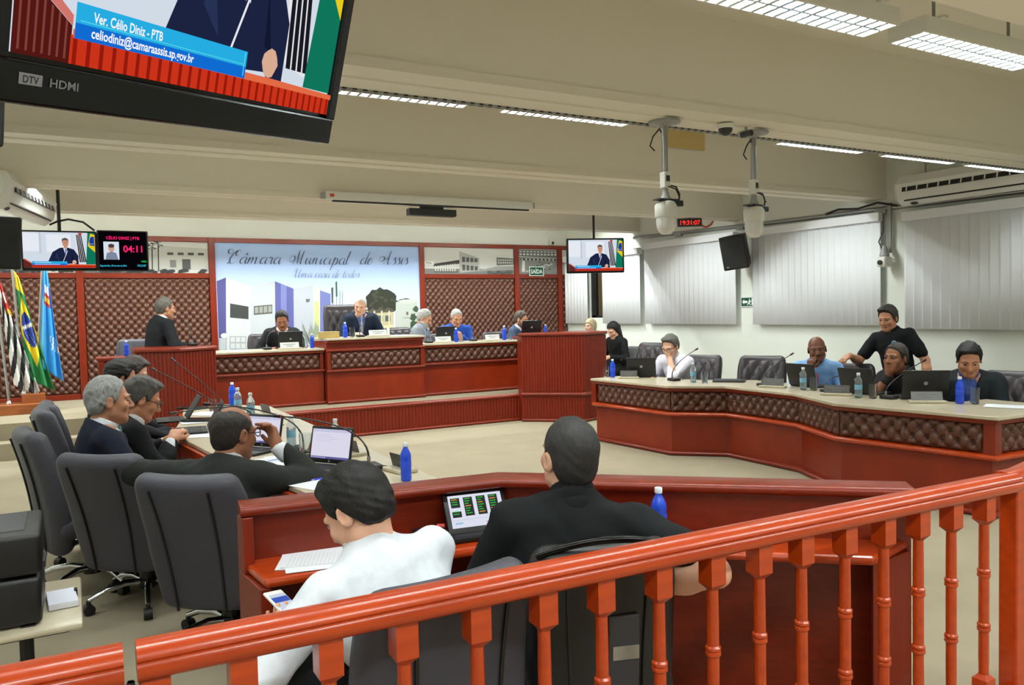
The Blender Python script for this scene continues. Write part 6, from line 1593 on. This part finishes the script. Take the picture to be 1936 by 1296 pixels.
# on the dais
b1, i1 = ppl('person in black suit speaking at the left podium, turned right', (0.985,10.13,1.715), 72,
    dict(sit=False, hip=0.80, lean=10, R=(0.20,0.34,0.97), L=(-0.10,0.36,0.97), head=(0,6,0), curl=25), s=1.02, skin='tan', hair=('short',(92,86,80)), cols=dict(top=(28,30,34), tie=(96,100,150)))
ppl('person in dark suit writing beside the laptop on the dais', (2.611,11.35,1.535), 186,
    dict(lean=16, head=(-6,24,4), R=(0.18,0.36,0.68), L=(-0.16,0.34,0.68), curl=55, hip=0.46), s=1.08, skin='brown', hair=('short',(20,18,18),'m'), cols=dict(top=(30,31,34), tie=(40,42,50)))
ppl('person in navy suit and silver tie at the raised central desk', (3.783,11.42,1.725), 190,
    dict(lean=10, head=(-18,20,-8), R=(0.12,0.36,0.72), L=(-0.16,0.34,0.72), hip=0.50, belly=0.01), s=1.1, skin='light', hair=('crop',(200,196,190)), cols=dict(top=(26,34,52), shirt=(70,84,130), tie=(150,150,156)))
ppl('person in light grey suit reading on the dais', (4.752,11.28,1.51), 132,
    dict(lean=16, head=(0,26,0), R=(0.10,0.38,0.66), L=(-0.10,0.36,0.68), hip=0.46), s=1.08, skin='tan', hair=('short',(150,148,144),'mb',(176,174,170)), cols=dict(top=(132,138,146), shirt=(150,184,232), tie=(70,76,90), trousers=(100,104,110)))
ppl('person in royal blue shirt on the dais', (5.321,11.35,1.505), 196,
    dict(lean=14, head=(10,22,0), L=(-0.06,0.36,0.78), R=(0.16,0.34,0.70), dirL=(0.5,0.3,0.4), nL=(0.5,-0.6,0), hip=0.46, shoulder=1.08, belly=0.03), s=1.08, look='shirt', skin='tan', hair=('crop',(158,156,152)), cols=dict(top=(34,68,150), watch=True))
ppl('person in grey blue suit with purple tie behind the right podium', (6.462,11.3,1.45), 140,
    dict(lean=12, head=(0,14,0), R=(0.18,0.36,0.70), L=(-0.14,0.36,0.70), hip=0.46), s=1.1, skin='tan', hair=('short',(70,58,50),'mb',(110,88,74)), cols=dict(top=(62,78,104), tie=(70,60,170)))
# by the right wall
ppl('person whose head just shows above the right podium', (7.767,11.2,1.30), 258,
    dict(lean=4, hip=0.46, head=(0,0,0), shoulder=0.88), s=0.98, look='shirt', skin='light', hair=('bob',(176,160,128)), cols=dict(top=(60,56,60)))
ppl('person in black sitting by the wall with bowed head', (7.518,10.2,1.25), 262,
    dict(lean=10, hip=0.46, head=(0,26,0), shoulder=0.9, R=(0.12,0.34,0.66), L=(-0.12,0.34,0.66)), s=1.02, look='shirt', skin='light', hair=('long',(22,20,22)), cols=dict(top=(24,24,26)))
# right desk
ppl('person in white shirt and glasses, hand at chin, right desk', (6.38,7.50,1.12), 252,
    dict(lean=24, head=(0,22,0), L=(-0.02,0.34,0.90), R=(0.12,0.46,0.66), dirL=(0.1,0.3,1.0), nL=(0.3,-1,0.2), poleL=(-0.6,0.1,-1), curl=50, hip=0.44), s=1.1, look='shirt', skin='light', hair=('thick',(86,82,78)), cols=dict(top=(222,218,232), glasses=True))
b10, i10 = ppl('person in light blue shirt with fist near the mouth', (6.93,5.79,1.115), 232,
    dict(lean=14, head=(4,6,6), R=(0.06,0.30,0.86), L=(-0.10,0.40,0.66), dirR=(-0.2,0.2,1.0), nR=(-0.4,-1,0), poleR=(0.7,0.2,-1), curl=70, hip=0.44), s=1.12, look='shirt', skin='dark', hair=('bald',(40,30,26)), cols=dict(top=(136,180,232), tie=(170,80,110)))
h_ = i10['S']['L']+np.array([0.03,0.0,0.075])
b11, i11 = ppl('standing person in black polo reaching to a neighbour', (7.70,5.50,1.425), 262,
    dict(sit=False, hip=0.72, lean=6, side=8, head=(0,14,0), sleeve='short', Rw=tuple(h_+np.array([0.16,-0.02,0.05])), dirR=(0.15,0.9,-0.35), nR=(0,0,-1), poleR=(0.3,-0.4,-0.6), L=(-0.30,0.06,0.68), curl=25), s=1.08, look='shirt', skin='tan', hair=('thick',(40,36,36)), cols=dict(top=(20,20,24)))
ppl('person in dark suit resting chin on hand', (6.72,4.72,1.075), 272,
    dict(lean=22, head=(4,-2,0), R=(0.02,0.32,0.86), L=(-0.18,0.40,0.62), dirR=(-0.1,0.2,1.0), nR=(-0.4,-1,0), poleR=(0.6,0.3,-1), curl=75, hip=0.42), s=1.12, skin='brown', hair=('short',(48,42,40)), cols=dict(top=(32,30,32), shirt=(44,38,42)))
ppl('person in dark suit and blue tie looking down at the right edge', (6.816,4.087,1.085), 240,
    dict(lean=18, head=(6,24,0), R=(0.08,0.42,0.60), L=(-0.08,0.44,0.58), curl=60, hip=0.42, shoulder=1.08), s=1.14, skin='tan', hair=('thick',(28,26,28)), cols=dict(top=(34,40,46), shirt=(60,84,150), tie=(50,80,150)))
# left row
ppl('person in dark suit and glasses with raised hand, seen from behind', (0.70,4.17,1.01), 42,
    dict(lean=14, head=(-18,6,0), Rw=(0.905,4.13,0.925), Lw=(0.20,4.78,0.77), dirR=(-0.35,0.25,0.6), nR=(-0.6,-0.8,0), poleR=(0.9,0.0,-1.2), poleL=(-0.8,-0.5,0.2), curl=45, hip=0.42, shoulder=1.12), s=1.12, skin='brown', hair=('fringe',(40,34,32)), cols=dict(top=(36,38,36), glasses=True), near=True)
ppl('person in navy suit sitting in profile on the left row', (0.185,5.31,1.115), 82,
    dict(lean=0, head=(0,2,0), R=(0.14,0.36,0.66), L=(-0.12,0.36,0.66), hip=0.44, belly=0.02), s=1.14, skin='tan', hair=('short',(150,150,150)), cols=dict(top=(26,30,46), tie=(120,170,170)), near=True)
ppl('person in black suit and glasses bending forward, left row', (0.40,5.84,1.06), 84,
    dict(lean=20, head=(0,24,0), R=(0.06,0.38,0.74), L=(-0.10,0.38,0.72), curl=55, hip=0.42, belly=0.03), s=1.14, skin='tan', hair=('thick',(72,68,66)), cols=dict(top=(24,25,27), glasses=True), near=True)
ppl('person in dark clothes, head showing behind the black suit and glasses', (0.334,7.0,1.135), 80,
    dict(lean=12, head=(0,16,0), hip=0.44), s=1.1, skin='tan', hair=('thick',(26,22,22)), cols=dict(top=(28,28,32)))
ppl('person farthest on the left row beside the podium, head bowed', (0.47,7.62,1.135), 95,
    dict(lean=16, head=(0,26,0), hip=0.42), s=1.06, skin='light', hair=('thick',(52,42,40)), cols=dict(top=(30,30,34)))
# operators in the foreground
b14, i14 = ppl('person in white shirt bending over a phone behind the railing', (0.765,2.40,0.985), -14,
    dict(lean=20, side=-7, head=(22,36,0), Rw=(0.67,2.42,0.625), Lw=(0.51,2.43,0.60), dirR=(-0.6,0.6,0.1), nR=(0,0,1), dirL=(0.5,0.8,0.1), nL=(0,0,1), curl=35, hip=0.44, shoulder=1.12, poleR=(0.9,-0.3,-0.6), poleL=(-0.9,-0.5,-0.5), knee=(-0.10,0.10), collar=0.03), s=1.10, look='shirt', skin='light', hair=('thick',(16,13,13)), cols=dict(top=(206,210,218), trousers=(20,20,22)), near=True)
b15, i15 = ppl('person in black polo leaning back behind the railing', (1.51,2.32,1.085), 18,
    dict(lean=2, side=4, twist=-4, head=(12,-8,0), sleeve='short', Rw=(1.60,2.10,0.66), poleR=(1.0,-0.8,0.1), dirR=(-0.7,0.3,-0.5), L=(-0.16,0.36,0.58), curl=30, hip=0.42, shoulder=1.16, belly=0.03, collar=0.008), s=1.14, look='shirt', skin='light', hair=('crop',(44,42,42)), cols=dict(top=(20,22,24), trousers=(26,26,30)), near=True)
# things in hands
ph = thing('phone', 'white phone held on the lap of the person in white shirt', 'phone', (0.555,2.50,0.690)); ph.rotation_euler = (math.radians(25), math.radians(8), math.radians(28))
MB().rbox((0,0,0),(0.072,0.145,0.009),0.004,2).build('body', M_WPLAST, ph, smooth=40)
P = Print(0.062, 0.105, 0.9); P.r((214,222,240), 0,0,1,1); P.r((70,100,200), 0, 0.62, 1, 0.86); o = P.build('screen', ph, (-0.031,-0.052,0.0052)); o.rotation_euler = (math.radians(-90),0,0)
# crest on the standing man's polo
c0 = i11['nb']-i11['sp']*0.13-i11['t']*0.085+i11['fr']*0.150
mb = MB(); n_ = 14
for rr, zz_, m_ in ((0.030,0.0,0),(0.018,0.002,1)):
    mb.poly([tuple(c0+i11['t']*rr*math.cos(2*math.pi*k/n_)+i11['sp']*rr*1.1*math.sin(2*math.pi*k/n_)+i11['fr']*(0.004+zz_)) for k in range(n_)], m_)
mb.build('crest', [pmat((150,190,214)), pmat((40,60,90))], b11, True)
